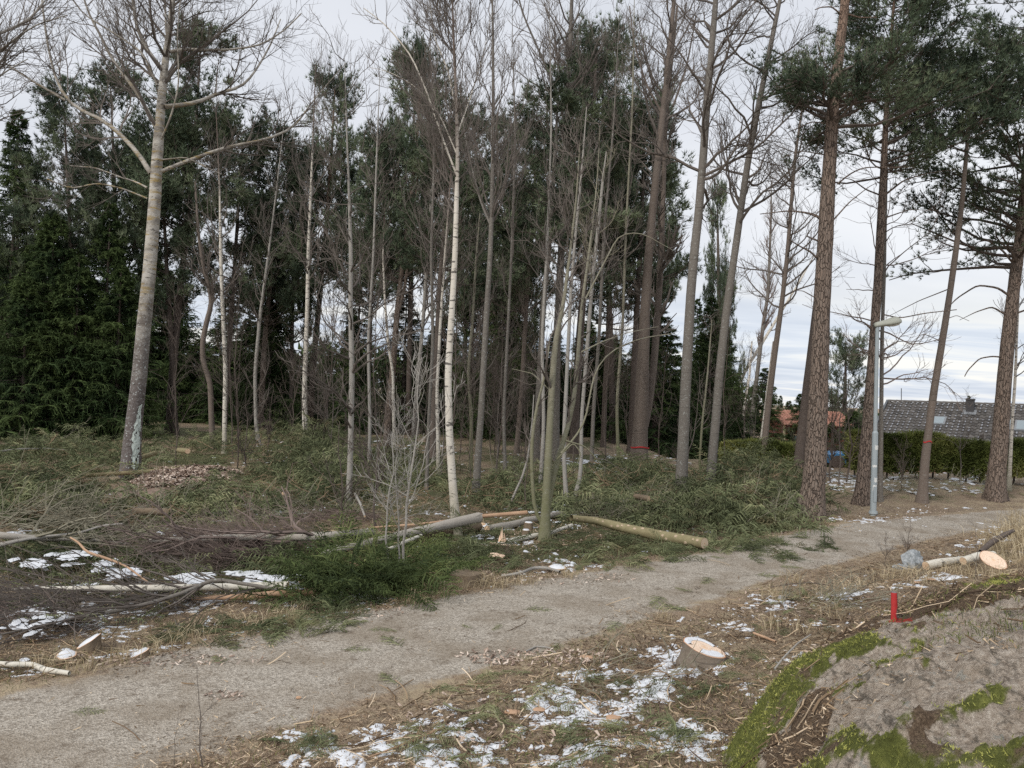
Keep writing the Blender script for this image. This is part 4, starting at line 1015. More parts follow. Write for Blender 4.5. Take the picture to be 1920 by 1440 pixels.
tree('rowan_tree', 'wavy mossy thin tree left of the smooth grey aspen', 'olive', [(882, 886), (884, 790), (878, 699), (886, 600), (893, 480), (900, 400)], (9, 8, 7, 6, 4, 2), crown='bare', f0=.3, n1=22, L1=1.7, n2=100, n3=350)
tree('pine_tree', 'pine with an open pointed crown against the sky left of centre', 'pine', [(580, 808), (587, 690), (598, 571), (607, 480), (614, 400), (620, 320), (624, 240), (628, 165)], (14, 13, 12, 10, 9, 7, 5, 2), crown='pine', f0=.52, f1=.99, rad=2.9, nb=80, n2=560, nt=4800, tl=.22, tw=.025, lf=.55)
tree('pine_tree', 'reddish pine behind the forked grey tree in the left half', 'pine', [(487, 815), (492, 720), (498, 620), (508, 520), (514, 430), (518, 350), (521, 285)], (13, 12, 11, 9, 7, 5, 2), crown='pine', f0=.5, f1=.99, rad=3.2, nb=80, n2=520, nt=4200, tl=.24, tw=.028)
tree('pine_tree', 'tall pine whose crown rises behind the big aspen', 'dark', [(318, 812), (322, 720), (332, 600), (343, 498), (356, 360), (368, 230), (376, 88)], (17, 16, 15, 13, 10, 7, 3), crown='pine', f0=.60, f1=.99, rad=3.4, nb=100, n2=620, nt=5200, tl=.25, tw=.028)
tree('pine_tree', 'dark straight pine seen between the twin stemmed pine and the broken birch', 'dark', [(1131, 838), (1134, 740), (1140, 626), (1143, 498), (1148, 380), (1154, 270)], (11, 11, 10, 9, 7, 3), crown='pine', f0=.5, f1=.99, rad=2.8, nb=70, n2=440, nt=3600, tl=.24, tw=.027)

# crowns that close the forest behind, each its own pine
for i, (bx, by, tx, ty, w, rad, f0, lab) in enumerate([
        (150, 815, 120, 196, 13, 2.6, .62, 'narrow pine with a rounded top left of the big aspen'), (230, 812, 208, 165, 14, 3.6, .55, 'broad dense pine whose dome stands just left of the big aspen'),
        (420, 812, 455, 258, 12, 3.2, .55, 'round topped pine right of the big aspen'), (545, 812, 552, 330, 10, 2.4, .4, 'low dark pine left of the open crowned pine'),
        (690, 815, 700, 290, 11, 2.6, .55, 'pine right of the open crowned pine, partly behind the slim pale tree'), (765, 815, 778, 128, 13, 2.6, .52, 'slim tall pine behind the tops of the middle birches'),
        (868, 820, 880, 330, 11, 2.4, .5, 'dark pine crown seen behind the white birch'), (930, 825, 925, 262, 12, 2.8, .5, 'bushy pine behind the smooth grey aspen'),
        (1150, 830, 1128, 92, 15, 3.4, .58, 'highest dark pine crown, right of the middle'), (1232, 830, 1242, 215, 13, 3.0, .5, 'dark pine crown behind the twin stemmed pine'),
        (1352, 835, 1345, 372, 12, 2.6, .28, 'bushy pine in the gap between the two grey alder trunks'), (40, 815, 30, 330, 12, 2.4, .5, 'pine at the left edge of the forest'),
        (330, 815, 300, 270, 12, 3.2, .5, 'dark pine directly behind the big aspen trunk'), (985, 825, 985, 380, 11, 2.4, .45, 'small pine crown between the grey aspen and the willow')]):
    tree('pine_tree', lab, 'dark', [(bx, by), (bx * .6 + tx * .4, by * .6 + ty * .4), (bx * .25 + tx * .75, by * .25 + ty * .75), (tx, ty)], (w, w * .85, w * .55, w * .15), k=8, n=20, crown='pine', f0=f0, f1=.99, rad=rad * .86, nb=90, n2=420, nt=3000, tl=.25, tw=.030, kt=8)

tree('pine_tree', 'rounded dark pine seen between the biggest pine and the lamp post', 'dark', [(1582, 850), (1583, 780), (1585, 720), (1586, 650)], (12, 10, 7, 2), depth=60, k=8, n=16, crown='pine', f0=.2, rad=2.4, tw=.03)
# spruces: three built, the rest copies with their own size
def spruce_proto(H, rad, seed, **kw):
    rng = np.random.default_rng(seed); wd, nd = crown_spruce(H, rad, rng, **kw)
    P = np.stack([np.zeros(14), np.zeros(14), np.linspace(-.2, H, 14)], -1); R = np.linspace(.17, .015, 14) * H / 12
    mb = MB(); mb.add(*tubes(P, R, 8))
    return mb.mesh('trunk', m_dark, True), wd.mesh('branches', m_twigd), nd.mesh('crown', m_sneed)


SPR = [spruce_proto(12, 2.6, 1, nb=300, nt=26), spruce_proto(12, 2.1, 2, nb=280, nt=24, droop=.9), spruce_proto(8, 2.3, 3, nb=230, nt=28, tw=.05)]
PH = (12, 12, 8)


def spruce(name, label, px, by, ty, k, depth=None, group=None, wide=1.0, rot=0.0, foot=None):
    f = foot if foot is not None else (gp(px, by) if depth is None else at_y(px, by, depth))
    f = np.array(f); f[2] = gz(f[0], f[1]); top = at_y(px, ty, f[1])[2]; s = (top - f[2]) / PH[k]
    root = thing(name, label, 'tree', f, group, rot)
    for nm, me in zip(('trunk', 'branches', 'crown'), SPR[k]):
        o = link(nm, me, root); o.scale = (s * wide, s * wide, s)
    return root


for (px, by, ty, k, wd, lab) in [(10, 812, 205, 0, .8, 'tall spruce at the left edge of the picture'), (85, 818, 400, 2, 1.0, 'full bodied dark spruce near the left edge'), (135, 822, 480, 2, 1.1, 'bright green spruce with drooping boughs, second from the left edge'),
                             (190, 818, 380, 0, 1.0, 'dark spruce left of the big aspen trunk'), (215, 822, 500, 2, 1.1, 'spruce with long sweeping boughs touching the big aspen'), (40, 820, 520, 2, 1.2, 'low broad spruce at the left edge'),
                             (500, 812, 395, 1, .9, 'drooping dark spruce left of the white birch in the brush'), (880, 822, 470, 1, .9, 'drooping spruce behind the white birch'), (945, 825, 420, 1, .9, 'drooping dark spruce between the white birch and the willow'),
                             (665, 815, 430, 1, .8, 'drooping spruce behind the slim pale tree'), (1300, 832, 560, 0, .8, 'dark spruce between the twin stemmed pine and the grey alder')]:
    spruce('spruce_tree', lab, px, by, ty, k, wide=wd, rot=px * .7, depth=(66 if px > 1500 else None))
for px, ty, Y, k, wd in ((1500, 738, 50, 0, 1.5), (1432, 690, 49, 0, 1.3), (1598, 768, 50, 2, 1.5), (1560, 792, 48, 2, 1.3), (1482, 812, 44, 2, 1.3), (1520, 800, 46, 2, 1.2)):
    spruce('spruce_tree', {1500: 'spruce in front of the middle of the red house', 1432: 'spruce at the left end of the red house', 1598: 'small spruce at the right end of the red house', 1560: 'low bushy spruce right of the biggest pine, under the orange roof', 1482: 'low bushy spruce hiding the red wall', 1520: 'low bushy spruce left of the biggest pine, under the orange roof'}[px], px, 800, ty, k, depth=Y, wide=wd, rot=px)
rng = np.random.default_rng(76)
GM = 'dark spruces filling the middle of the forest'
for i in range(14):
    px = 330 + i * 82 + rng.normal() * 14
    Y = 37 + rng.random() * 8; ty = rng.uniform(520, 690)
    if px > 1375: break
    spruce('spruce_tree', 'dark spruce standing among the trunks in the middle of the forest', px, 800, ty, int(rng.integers(3)), depth=Y, group=GM, wide=1.0 + .5 * rng.random(), rot=rng.random() * 6)
rng = np.random.default_rng(77)
GS = 'young spruces in the shade at the back of the forest'
for i in range(62):
    px = -60 + i * 24 + rng.normal() * 14
    if px > 1375: break
    Y = 44 + rng.random() * 14; ty = rng.uniform(590, 710) if px > 330 else rng.uniform(430, 600)
    spruce('young_spruce', 'dark young spruce in the shadowy back row of the forest', px, 800, ty, int(rng.integers(3)), depth=Y, group=GS, wide=1.25 + .5 * rng.random(), rot=rng.random() * 6)
for px, ty, Y in [(1462, 742, 75), (1478, 752, 70), (1500, 750, 72), (1380, 715, 66), (1660, 770, 70), (1350, 700, 66), (1620, 745, 60), (1815, 742, 95), (1700, 752, 110)]:
    spruce('distant_spruce', 'small far spruce top showing near the houses on the right', px, 800, ty, int(px) % 3, depth=Y, group='far spruces by the houses', wide=1.1)

# bare saplings of the undergrowth: four built, then copied
def sap_proto(seed, H=3.6, n1=12, stems=1):
    rng = np.random.default_rng(seed); mb = MB()
    zz = np.linspace(0, H, 12); P = np.stack([np.cumsum(rng.normal(size=12)) * .035, np.cumsum(rng.normal(size=12)) * .035, zz], -1)[None]; R = np.linspace(.024, .006, 12)[None]
    st = MB(); st.add(*tubes(P, R, 6))
    P1, R1 = grow(rng, P, R, n1, .2, 1, H * .38, 42, .3, .2, 6, .6, .006, .4); mb.add(*tubes(P1, R1, 3))
    P2, R2 = grow(rng, P1, R1, n1 * 5, .2, 1, H * .16, 40, .2, .2, 4, .7, .0045, .5); mb.add(*tubes(P2, R2, 3))
    P3, R3 = grow(rng, P2, R2, n1 * 10, .2, 1, H * .08, 40, .2, .2, 3, .7, .0038, .5); mb.add(*tubes(P3, R3, 3))
    return st, mb


SAPS = []
for sd_i, (H, n1, mt) in enumerate([(3.6, 12, m_twig), (4.6, 16, m_twigd), (2.6, 14, m_twigd), (5.6, 18, m_twigd), (6.5, 22, m_twigd), (3.4, 3, m_twig), (3.6, 11, m_pale)]):
    st, br = sap_proto(200 + sd_i, H, n1); SAPS.append((st.mesh('trunk', mt), br.mesh('branches', mt), H))
rng = np.random.default_rng(78)
GU = 'bare saplings of the undergrowth'


def sapling(label, q, k, s, rot, group=None, tilt=0.0):
    root = thing('bare_sapling', label, 'sapling', q, group, rot); root.rotation_euler = (tilt, tilt * .5, rot)
    for nm, me in zip(('trunk', 'branches'), SAPS[k][:2]):
        o = link(nm, me, root); o.scale = (s, s, s)
    return root


for i in range(44):
    px = rng.uniform(300, 1560); by = rng.uniform(835, 905); q = gp(px, by)
    sapling('thin leafless sapling in the undergrowth between the trunks', q, int(rng.integers(5)), rng.uniform(.65, 1.0), rng.random() * 6, GU, rng.normal() * .07)
for px, by, k, s, lab in [(732, 1100, 6, .62, 'left one of three grey saplings rising from the green brush by the path'), (745, 1096, 6, .55, 'middle one of three grey saplings rising from the green brush by the path'), (757, 1100, 6, .80, 'right and tallest of three grey saplings rising from the green brush by the path'),
                       (1555, 905, 2, 1.1, 'left of the bare saplings beside the biggest pine'), (1573, 908, 0, 1.0, 'middle of the bare saplings beside the biggest pine'), (1592, 905, 2, 1.2, 'right of the bare saplings beside the biggest pine'), (1800, 905, 0, .7, 'thin sapling in front of the hedge by the birch stub'), (1690, 915, 2, .6, 'small bush like sapling in front of the hedge'),
                       (700, 985, 2, 1.0, 'twiggy sapling between the slim pale tree and the white birch'), (640, 1000, 2, .7, 'low twiggy sapling left of the slim pale tree'), (880, 905, 1, .6, 'dark sapling leaning by the smooth grey aspen'), (930, 900, 0, 1.0, 'sapling between the grey aspen and the willow'), (985, 960, 1, .5, 'small sapling left of the willow foot'),
                       (460, 900, 2, .8, 'low twiggy sapling on the cut brush left of centre'), (380, 1440, 5, .19, 'short bare twig standing in front of the path at the bottom left'), (325, 1442, 5, .10, 'tiny bare twig at the bottom edge left of the taller one'),
                       (1700, 1050, 2, .24, 'reddish twiggy shoot beside the small boulder'), (1660, 1060, 2, .20, 'low twiggy shoot left of the small boulder'), (1830, 1085, 5, .20, 'thin dark stem in the dry grass near the cut log')]:
    sapling(lab, gp(px, by), k, s, px * 1.3)

# pale lichen streak on the right side of the aspen's foot
_a = TREES[0]; _tr = [c for c in _a.children if c.name.startswith('trunk')][0]
rng = np.random.default_rng(17); n = 26; zz = np.linspace(.18, 1.75, n); V = []
foot, P0, R0 = trunk_world([(243, 895), (250, 800), (262, 700), (272, 590), (283, 480)], (43, 37, 34, 32, 30), 34)
for z in zz:
    cx = np.interp(z, P0[:, 2], P0[:, 0]); r = np.interp(z, P0[:, 2], R0) * (1 + .22 * math.exp(-z / .28)) * 1.06 + .01
    wd = .42 * math.sin(math.pi * min(1, (z - .1) / 1.7) ** .8) + .10
    for q in np.linspace(-.62 - wd, -.62 + wd * .6, 7): V.append((cx + r * math.cos(q + .06 * rng.normal()), r * math.sin(q), z + rng.normal() * .012))
i = np.arange(n - 1)[:, None]; j = np.arange(6)[None]
m_lich = mat('white_lichen', simple((.34, .40, .36), (.66, .72, .68), 28, .5, .01))
mb = MB(); F = np.stack([i * 7 + j, i * 7 + j + 1, (i + 1) * 7 + j + 1, (i + 1) * 7 + j], -1).reshape(-1, 4); F = F[rng.random(len(F)) > .12]
mb.add(V, F); mb.obj('lichen_streak', m_lich, _a)

# ------------------------------------------------------------------ cut spruce brush
def frond_mesh(rng, fine=True):
    """one cut spruce bough, a metre long along +x: stem, side shoots, needles"""
    nt = 26 if fine else 22; s = np.linspace(0, 1, 7)
    A = np.stack([s, .06 * np.sin(s * 3), -.10 * s ** 2], -1)[None]
    V, F, T = [], [], []; mb = MB()
    mb.add(*tubes(A, np.linspace(.009, .003, 7)[None], 3), tint=.0) if fine else mb.add(*tubes(A[:, ::3], np.array([[.009, .006, .003]]), 3), tint=.0)
    t = np.linspace(.08, 1, nt); sg = np.where(np.arange(nt) % 2, 1, -1)
    p, d, _ = interp_along(A, np.ones((1, 7)), np.zeros(nt, int), t)
    L = (.40 if fine else .32) * (1.05 - t) ** .7 * (.7 + .5 * rng.random(nt)) + .05
    v = nrm(d * .75 + np.stack([np.zeros(nt), sg, rng.normal(size=nt) * .25], -1)); ll = L[:, None]
    Q = np.stack([p, p + v * ll * .5 + [0, 0, .02], p + v * ll - np.array([0, 0, .18 if fine else .42]) * ll], 1)
    mb.add(*ribbons(Q, 0.030 if fine else .034, rng=rng), tint=np.repeat(np.clip(.25 + .5 * rng.random(nt), 0, 1), 6))
    if fine:
        k = 6; c = (Q[:, :1] + (Q[:, 2:] - Q[:, :1]) * np.linspace(.1, 1, k)[None, :, None]).reshape(-1, 3); c[:, 2] += .01
        dd = np.repeat(nrm(Q[:, 2] - Q[:, 0]), k, 0)
        mb.add(*spikes(c, dd, .065, .012, 2, .9, rng), tint=np.repeat(np.clip(.45 + .4 * rng.random(nt * k), 0, 1), 6))
    V = np.concatenate(mb.V); return V, mb.F, np.concatenate(mb.T)


FR = [frond_mesh(np.random.default_rng(300 + i), True) for i in range(3)]; FRC = [frond_mesh(np.random.default_rng(310 + i), False) for i in range(3)]


def scatter(protos, pos, yaw, pitch, roll, sc, tint, rng):
    """many copies of small shapes gathered into one mesh of foliage"""
    mb = MB(); which = rng.integers(0, len(protos), len(pos))
    for w, (V, Fs, T) in enumerate(protos):
        k = np.where(which == w)[0]
        if not len(k): continue
        cy, sy = np.cos(yaw[k]), np.sin(yaw[k]); cp, sp = np.cos(pitch[k]), np.sin(pitch[k]); cr, sr = np.cos(roll[k]), np.sin(roll[k])
        Rm = np.empty((len(k), 3, 3))
        Rm[:, 0] = np.stack([cy * cp, cy * sp * sr - sy * cr, cy * sp * cr + sy * sr], -1)
        Rm[:, 1] = np.stack([sy * cp, sy * sp * sr + cy * cr, sy * sp * cr - cy * sr], -1)
        Rm[:, 2] = np.stack([-sp, cp * sr, cp * cr], -1)
        VV = np.einsum('kij,vj->kvi', Rm, V) * sc[k][:, None, None] + pos[k][:, None]
        n = len(V); FF = [(F[None] + (np.arange(len(k)) * n)[:, None, None]).reshape(-1, F.shape[1]) for F in Fs]
        tt = np.clip(T[None] * .55 + tint[k][:, None], 0, 1)
        mb.add(VV.reshape(-1, 3), FF, tt.ravel())
    return mb


def brush(name, label, regions, m, seed, fine=True, size=.6, mound=.35, material=None, steep=.35, protos=None):
    """regions: (x, y of the centre in the photograph, half width px, y top, y bottom, mound height, share)"""
    rng = np.random.default_rng(seed); P, TN = [], []
    tot = sum(r[6] for r in regions)
    for (cx, cy, hw, yt, yb, mh, sh) in regions:
        c = gp(cx, cy); n = int(m * sh / tot)
        a, b = gp(cx, yt), gp(cx, yb); rx = abs(gp(cx + hw, cy)[0] - c[0]); y0, y1 = b[1], a[1]; cyw = (y0 + y1) / 2; ry = (y1 - y0) / 2
        xw = c[0] / c[1]
        r = rng.random(n) ** .5; an = rng.random(n) * 6.283
        y = cyw + r * np.sin(an) * ry; x = y * xw + r * np.cos(an) * rx
        kk = (((x - CHIP[0]) / CHIP[2]) ** 2 + ((y - CHIP[1] + .5) / (CHIP[3] * 1.3)) ** 2) > (.6 + .5 * rng.random(n)); x, y, r = x[kk], y[kk], r[kk]; n = len(x)
        lump = np.clip(fbm(x * .8, y * .8, o=3, seed=seed) * 1.9 - .5, 0, 1.2)
        h = mh * np.clip(1 - r ** 2.2, 0, 1) * (.30 + 1.35 * lump)
        z = ground(x, y) + .03 + h * (1 - .55 * rng.random(n) ** 2)
        P.append(np.stack([x, y, z], -1)); TN.append(np.clip((fbm(x * .7, y * .7, o=3, seed=seed + 5) - .5) * 1.3 + rng.normal(size=n) * .10, -.4, .6))
    P = np.concatenate(P); n = len(P)
    mb = scatter(protos or (FR if fine else FRC), P, rng.random(n) * 6.283, rng.normal(size=n) * steep + .12, rng.normal(size=n) * .5, size * (.5 + .8 * rng.random(n)), np.concatenate(TN), rng)
    o = mb.obj(name, material or m_frond); tag(o, label, kind='stuff'); return P


brush('cut_spruce_brush', 'heaps of cut green spruce boughs covering the clearing on the left', [
    (100, 905, 330, 826, 955, .30, 3.2), (300, 850, 330, 815, 880, .55, 1.6), (520, 850, 200, 812, 900, .75, 2.0), (500, 930, 210, 895, 975, .30, 1.8), (180, 950, 260, 915, 1000, .30, 2.4), (60, 880, 160, 835, 920, .35, 1.2), (380, 960, 180, 935, 985, .18, .9), (90, 935, 150, 900, 985, .3, 1.6)], 2500, 401, False, .75)
brush('cut_spruce_brush', 'rounded mound of cut spruce around the foot of the slim pale tree', [(605, 905, 85, 855, 950, .95, 2), (700, 905, 110, 860, 950, .55, 1.2), (760, 890, 120, 860, 930, .45, .8)], 900, 402, False, .8)
brush('cut_spruce_brush', 'dark green brush heap behind the orange pole and the willow', [(985, 925, 100, 885, 968, .55, 1.5), (1090, 935, 100, 895, 975, .5, 1.2), (900, 940, 60, 915, 960, .3, .5)], 600, 403, False, .7)
brush('cut_spruce_brush', 'long hanging cut boughs heaped behind the knotty log', [(1190, 925, 100, 870, 975, .70, 2.0), (1280, 955, 100, 915, 990, .35, 1.2), (1140, 975, 90, 950, 1000, .4, .8), (1350, 985, 120, 950, 1015, .45, 1.2)], 900, 404, False, .8)
brush('cut_spruce_brush', 'high brush heap left of the biggest pine', [(1400, 945, 110, 880, 1000, .95, 2.4), (1460, 965, 60, 930, 1005, .6, .9), (1330, 960, 90, 920, 995, .5, 1.0)], 750, 405, False, .8)
brush('fresh_spruce_brush', 'vivid green spruce boughs piled beside the path under the three grey saplings', [(720, 1092, 110, 1045, 1138, .42, 2.4), (775, 1075, 50, 1050, 1100, .25, .8), (625, 1118, 50, 1085, 1148, .26, .9)], 300, 406, True, .62, material=m_frondv, steep=.5)
brush('fallen_spruce_boughs', 'dark cut spruce boughs lying round the splintered stump', [(880, 1055, 80, 1030, 1085, .28, 1.2), (880, 1010, 50, 995, 1030, .22, .5), (1130, 1030, 120, 1000, 1062, .14, 1), (1200, 1045, 90, 1025, 1062, .12, .7)], 150, 407, True, .55)
brush('spruce_sprays', 'flat spruce sprays lying at the path edge in front of the knotty log', [(1430, 1032, 120, 1012, 1048, .05, 1.6), (1350, 1028, 80, 1018, 1040, .06, .6), (1450, 1005, 90, 990, 1020, .10, .6)], 120, 408, True, .5, steep=.08)
brush('spruce_boughs', 'green and bluish cut boughs dusted with snow at the left edge', [(120, 1050, 190, 1020, 1090, .22, 2), (330, 1060, 120, 1040, 1085, .18, 1), (530, 1075, 80, 1050, 1095, .25, 1), (140, 1130, 200, 1100, 1180, .12, .8)], 420, 409, False, .5)
brush('spruce_boughs', 'low green spruce trimmings along the far verge', [(620, 1150, 130, 1135, 1165, .04, 1), (420, 1195, 130, 1175, 1215, .05, .8), (1080, 1060, 120, 1045, 1075, .05, .5), (560, 1180, 90, 1165, 1195, .04, .5), (1700, 925, 70, 912, 935, .2, .3), (1560, 940, 50, 925, 950, .2, .3), (1600, 900, 60, 890, 910, .1, .2), (1790, 915, 110, 905, 930, .15, .5)], 170, 410, True, .38, steep=.12)
brush('spruce_boughs', 'scraps of green spruce lying on the bank in front of the path', [(1000, 1300, 160, 1260, 1350, .03, .6), (850, 1380, 160, 1340, 1430, .04, .6), (1180, 1400, 150, 1350, 1440, .05, .7), (1500, 1160, 120, 1120, 1200, .03, .6), (1400, 1260, 70, 1220, 1290, .04, .4), (560, 1410, 50, 1400, 1425, .05, .3), (1290, 1300, 80, 1280, 1330, .04, .3)], 120, 411, True, .28, steep=.12)

# single sprays dropped on the gravel: things of their own
SPRAY = []
for i, (V, Fs, T) in enumerate(FR[:2]):
    mb = MB(); mb.add(V, Fs, T); SPRAY.append(mb.mesh('spruce_spray', m_frond))
for i, (px, py, s) in enumerate([(980, 1142, .28), (755, 1212, .34), (1240, 1118, .36), (1222, 1140, .38), (1360, 1048, .2), (1330, 1082, .3), (1415, 1078, .3), (750, 1284, .26), (1160, 1165, .3), (690, 1180, .2), (1300, 1110, .22), (1050, 1205, .2), (640, 1218, .22), (1290, 1145, .3), (940, 1170, .14), (1460, 1062, .25), (420, 1245, .2), (1560, 985, .2), (130, 1335, .2), (885, 1178, .12)]):
    q = gp(px, py, .02); o = link('spruce_spray', SPRAY[i % 2], None, q); s *= 1.35; o.scale = (s, s * .8, s * .7); o.rotation_euler = (0.05, -.02, i * 2.1)
    tag(o, 'small green spruce spray dropped on the gravel path', 'twig', 'spruce sprays scattered on the path')

# snow crusts caught on the boughs
def snow_flecks(name, label, regions, seed, size=.055):
    rng = np.random.default_rng(seed); C = []
    for (cx, cy, rx, ry, n, h) in regions:
        r = np.sqrt(rng.random(n)); a = rng.random(n) * 6.283
        Q = np.array([gp(cx + rx * ri * math.cos(ai), cy + ry * ri * math.sin(ai), h) for ri, ai in zip(r, a)]); C.append(Q)
    C = np.concatenate(C); k = fbm(C[:, 0] * 3.5, C[:, 1] * 3.5, o=2, seed=seed) > .47; C = C[k]; m = len(C)
    an = np.arange(6) / 6 * 6.283; s = size * (.4 + rng.random(m))[:, None]; yaw = rng.random(m)[:, None] * 3.14
    ex = s * (1 + 1.2 * rng.random((m, 1))); dx, dy = np.cos(an)[None] * ex, np.sin(an)[None] * s * .7
    V = np.stack([dx * np.cos(yaw) - dy * np.sin(yaw), dx * np.sin(yaw) + dy * np.cos(yaw), rng.normal(size=(m, 6)) * .006], -1) + C[:, None]
    top = C[:, None] + [0, 0, .02]; V = np.concatenate([V, top], 1).reshape(-1, 3)
    i = np.arange(6); F = np.stack([i, (i + 1) % 6, np.full(6, 6)], -1); F = (F[None] + (np.arange(m) * 7)[:, None, None]).reshape(-1, 3)
    mb = MB(); mb.add(V, F); tag(mb.obj(name, m_snow, smooth=True), label, kind='stuff')


snow_flecks('snow_on_boughs', 'snow caught on the cut boughs and twigs at the lower left', [(120, 1050, 100, 18, 260, .2), (170, 1072, 90, 16, 260, .14), (430, 1084, 110, 12, 260, .12), (60, 1160, 70, 30, 60, .1), (540, 1090, 40, 14, 80, .16), (900, 998, 50, 14, 90, .03), (350, 1000, 60, 6, 50, .2)], 33)
snow_flecks('snow_scraps', 'small scraps of snow between the trunks behind the path', [(1250, 930, 120, 20, 160, .02), (1600, 905, 90, 16, 200, .02), (1780, 880, 120, 8, 80, .02), (1560, 890, 30, 5, 60, .02), (1180, 860, 60, 12, 70, .02), (1030, 960, 60, 20, 60, .02), (1780, 915, 120, 14, 80, .02), (1450, 870, 50, 10, 50, .02)], 34, .07)

# bare twigs among the brush
m_twigb = mat('straw_brown_twig', simple((0.17, 0.115, 0.07), (0.36, 0.26, 0.17), 3))
def twig_field(name, label, regions, seed, material, rbase=.006, up=.5, group=None):
    rng = np.random.default_rng(seed); mb = MB()
    for (cx, cy, rx, ry, n, L, yaw, dy, h) in regions:
        r = np.sqrt(rng.random(n)); a = rng.random(n) * 6.283; base = np.array([gp(cx + rx * ri * math.cos(ai), cy + ry * ri * math.sin(ai)) for ri, ai in zip(r, a)])
        base[:, 2] += h * rng.random(n)
        y = math.radians(yaw) + rng.normal(size=n) * math.radians(dy); l = L * (.4 + .9 * rng.random(n))
        v = nrm(np.stack([np.cos(y), np.sin(y), up * rng.random(n)], -1)); Q = np.zeros((n, 6, 3)); Q[:, 0] = base
        for i in range(1, 6):
            v = nrm(v + rng.normal(size=v.shape) * .16 - [0, 0, .03]); Q[:, i] = Q[:, i - 1] + v * (l / 5)[:, None]
        Q[..., 2] = np.maximum(Q[..., 2], ground(Q[..., 0], Q[..., 1]) + .02)
        R = rbase * np.linspace(1, .45, 6)[None] * (.7 + rng.random((n, 1)))
        mb.add(*tubes(Q, R, 3))
        P2, R2 = grow(rng, Q, R, n * 3, .2, 1, L * .4, 38, 0, .2, 4, .7, rbase * .5, .5); mb.add(*tubes(P2, R2, 3))
    tag(mb.obj(name, material), label, kind='stuff')


twig_field('birch_twigs', 'dense purplish brown birch tops lying left of centre behind the white logs', [(470, 1048, 85, 20, 420, .9, 178, 30, .24), (410, 1058, 80, 16, 200, .8, 185, 30, .2), (560, 1030, 80, 14, 160, 1.0, 178, 24, .2), (100, 1180, 110, 26, 36, .7, 190, 35, .08), (650, 975, 80, 12, 120, .6, 180, 60, .1)], 501, m_twigr, .0042, .3)
twig_field('tangled_branches', 'tangle of pale bare branches on the brush at the left edge', [(50, 995, 110, 24, 80, 1.5, 5, 30, .3), (230, 985, 110, 20, 50, 1.4, 150, 45, .15), (430, 965, 140, 16, 30, 1.0, 120, 70, .08), (60, 840, 110, 10, 26, 1.3, 10, 50, .15), (650, 960, 160, 20, 50, .9, 40, 80, .1)], 502, m_twigy, .0065, .45)
twig_field('tangled_branches', 'long dark branches sweeping down left below the white birch log', [(240, 1135, 180, 18, 60, 1.9, 205, 14, .15), (120, 1165, 140, 22, 40, 1.6, 200, 14, .12), (420, 1125, 100, 12, 22, 1.5, 203, 14, .2)], 503, m_twig, .0062, .08)
twig_field('dead_twigs', 'brown bare twigs mixed through the cut spruce boughs', [(150, 900, 200, 50, 130, .45, 60, 90, .4), (480, 860, 160, 35, 120, .5, 90, 90, .7), (560, 930, 150, 30, 80, .45, 90, 90, .35), (1200, 935, 110, 40, 110, .5, 90, 90, .6), (1410, 945, 90, 45, 110, .5, 90, 90, .8), (980, 930, 90, 30, 100, .45, 90, 90, .4), (720, 1090, 90, 25, 60, .3, 90, 90, .3), (200, 980, 180, 20, 120, .4, 60, 90, .2), (850, 940, 160, 30, 90, .5, 90, 90, .15)], 505, m_twigb, .0062, .6)
twig_field('cut_twigs', 'thin twigs poking out of the brush heaps behind the knotty log', [(1430, 975, 70, 30, 60, .9, 60, 50, .5), (1180, 975, 110, 12, 130, .7, 90, 80, .25), (1300, 965, 100, 20, 60, .8, 90, 70, .3), (1000, 900, 120, 20, 80, .9, 90, 70, .2), (1600, 925, 80, 12, 60, .8, 10, 40, .1), (1780, 920, 130, 12, 90, .9, 10, 40, .1), (1550, 1130, 100, 24, 40, .6, 10, 50, .08), (1180, 1270, 150, 60, 26, .35, 20, 60, .02), (700, 900, 120, 20, 90, .9, 90, 60, .3)], 504, m_twigy, .0048, .9)


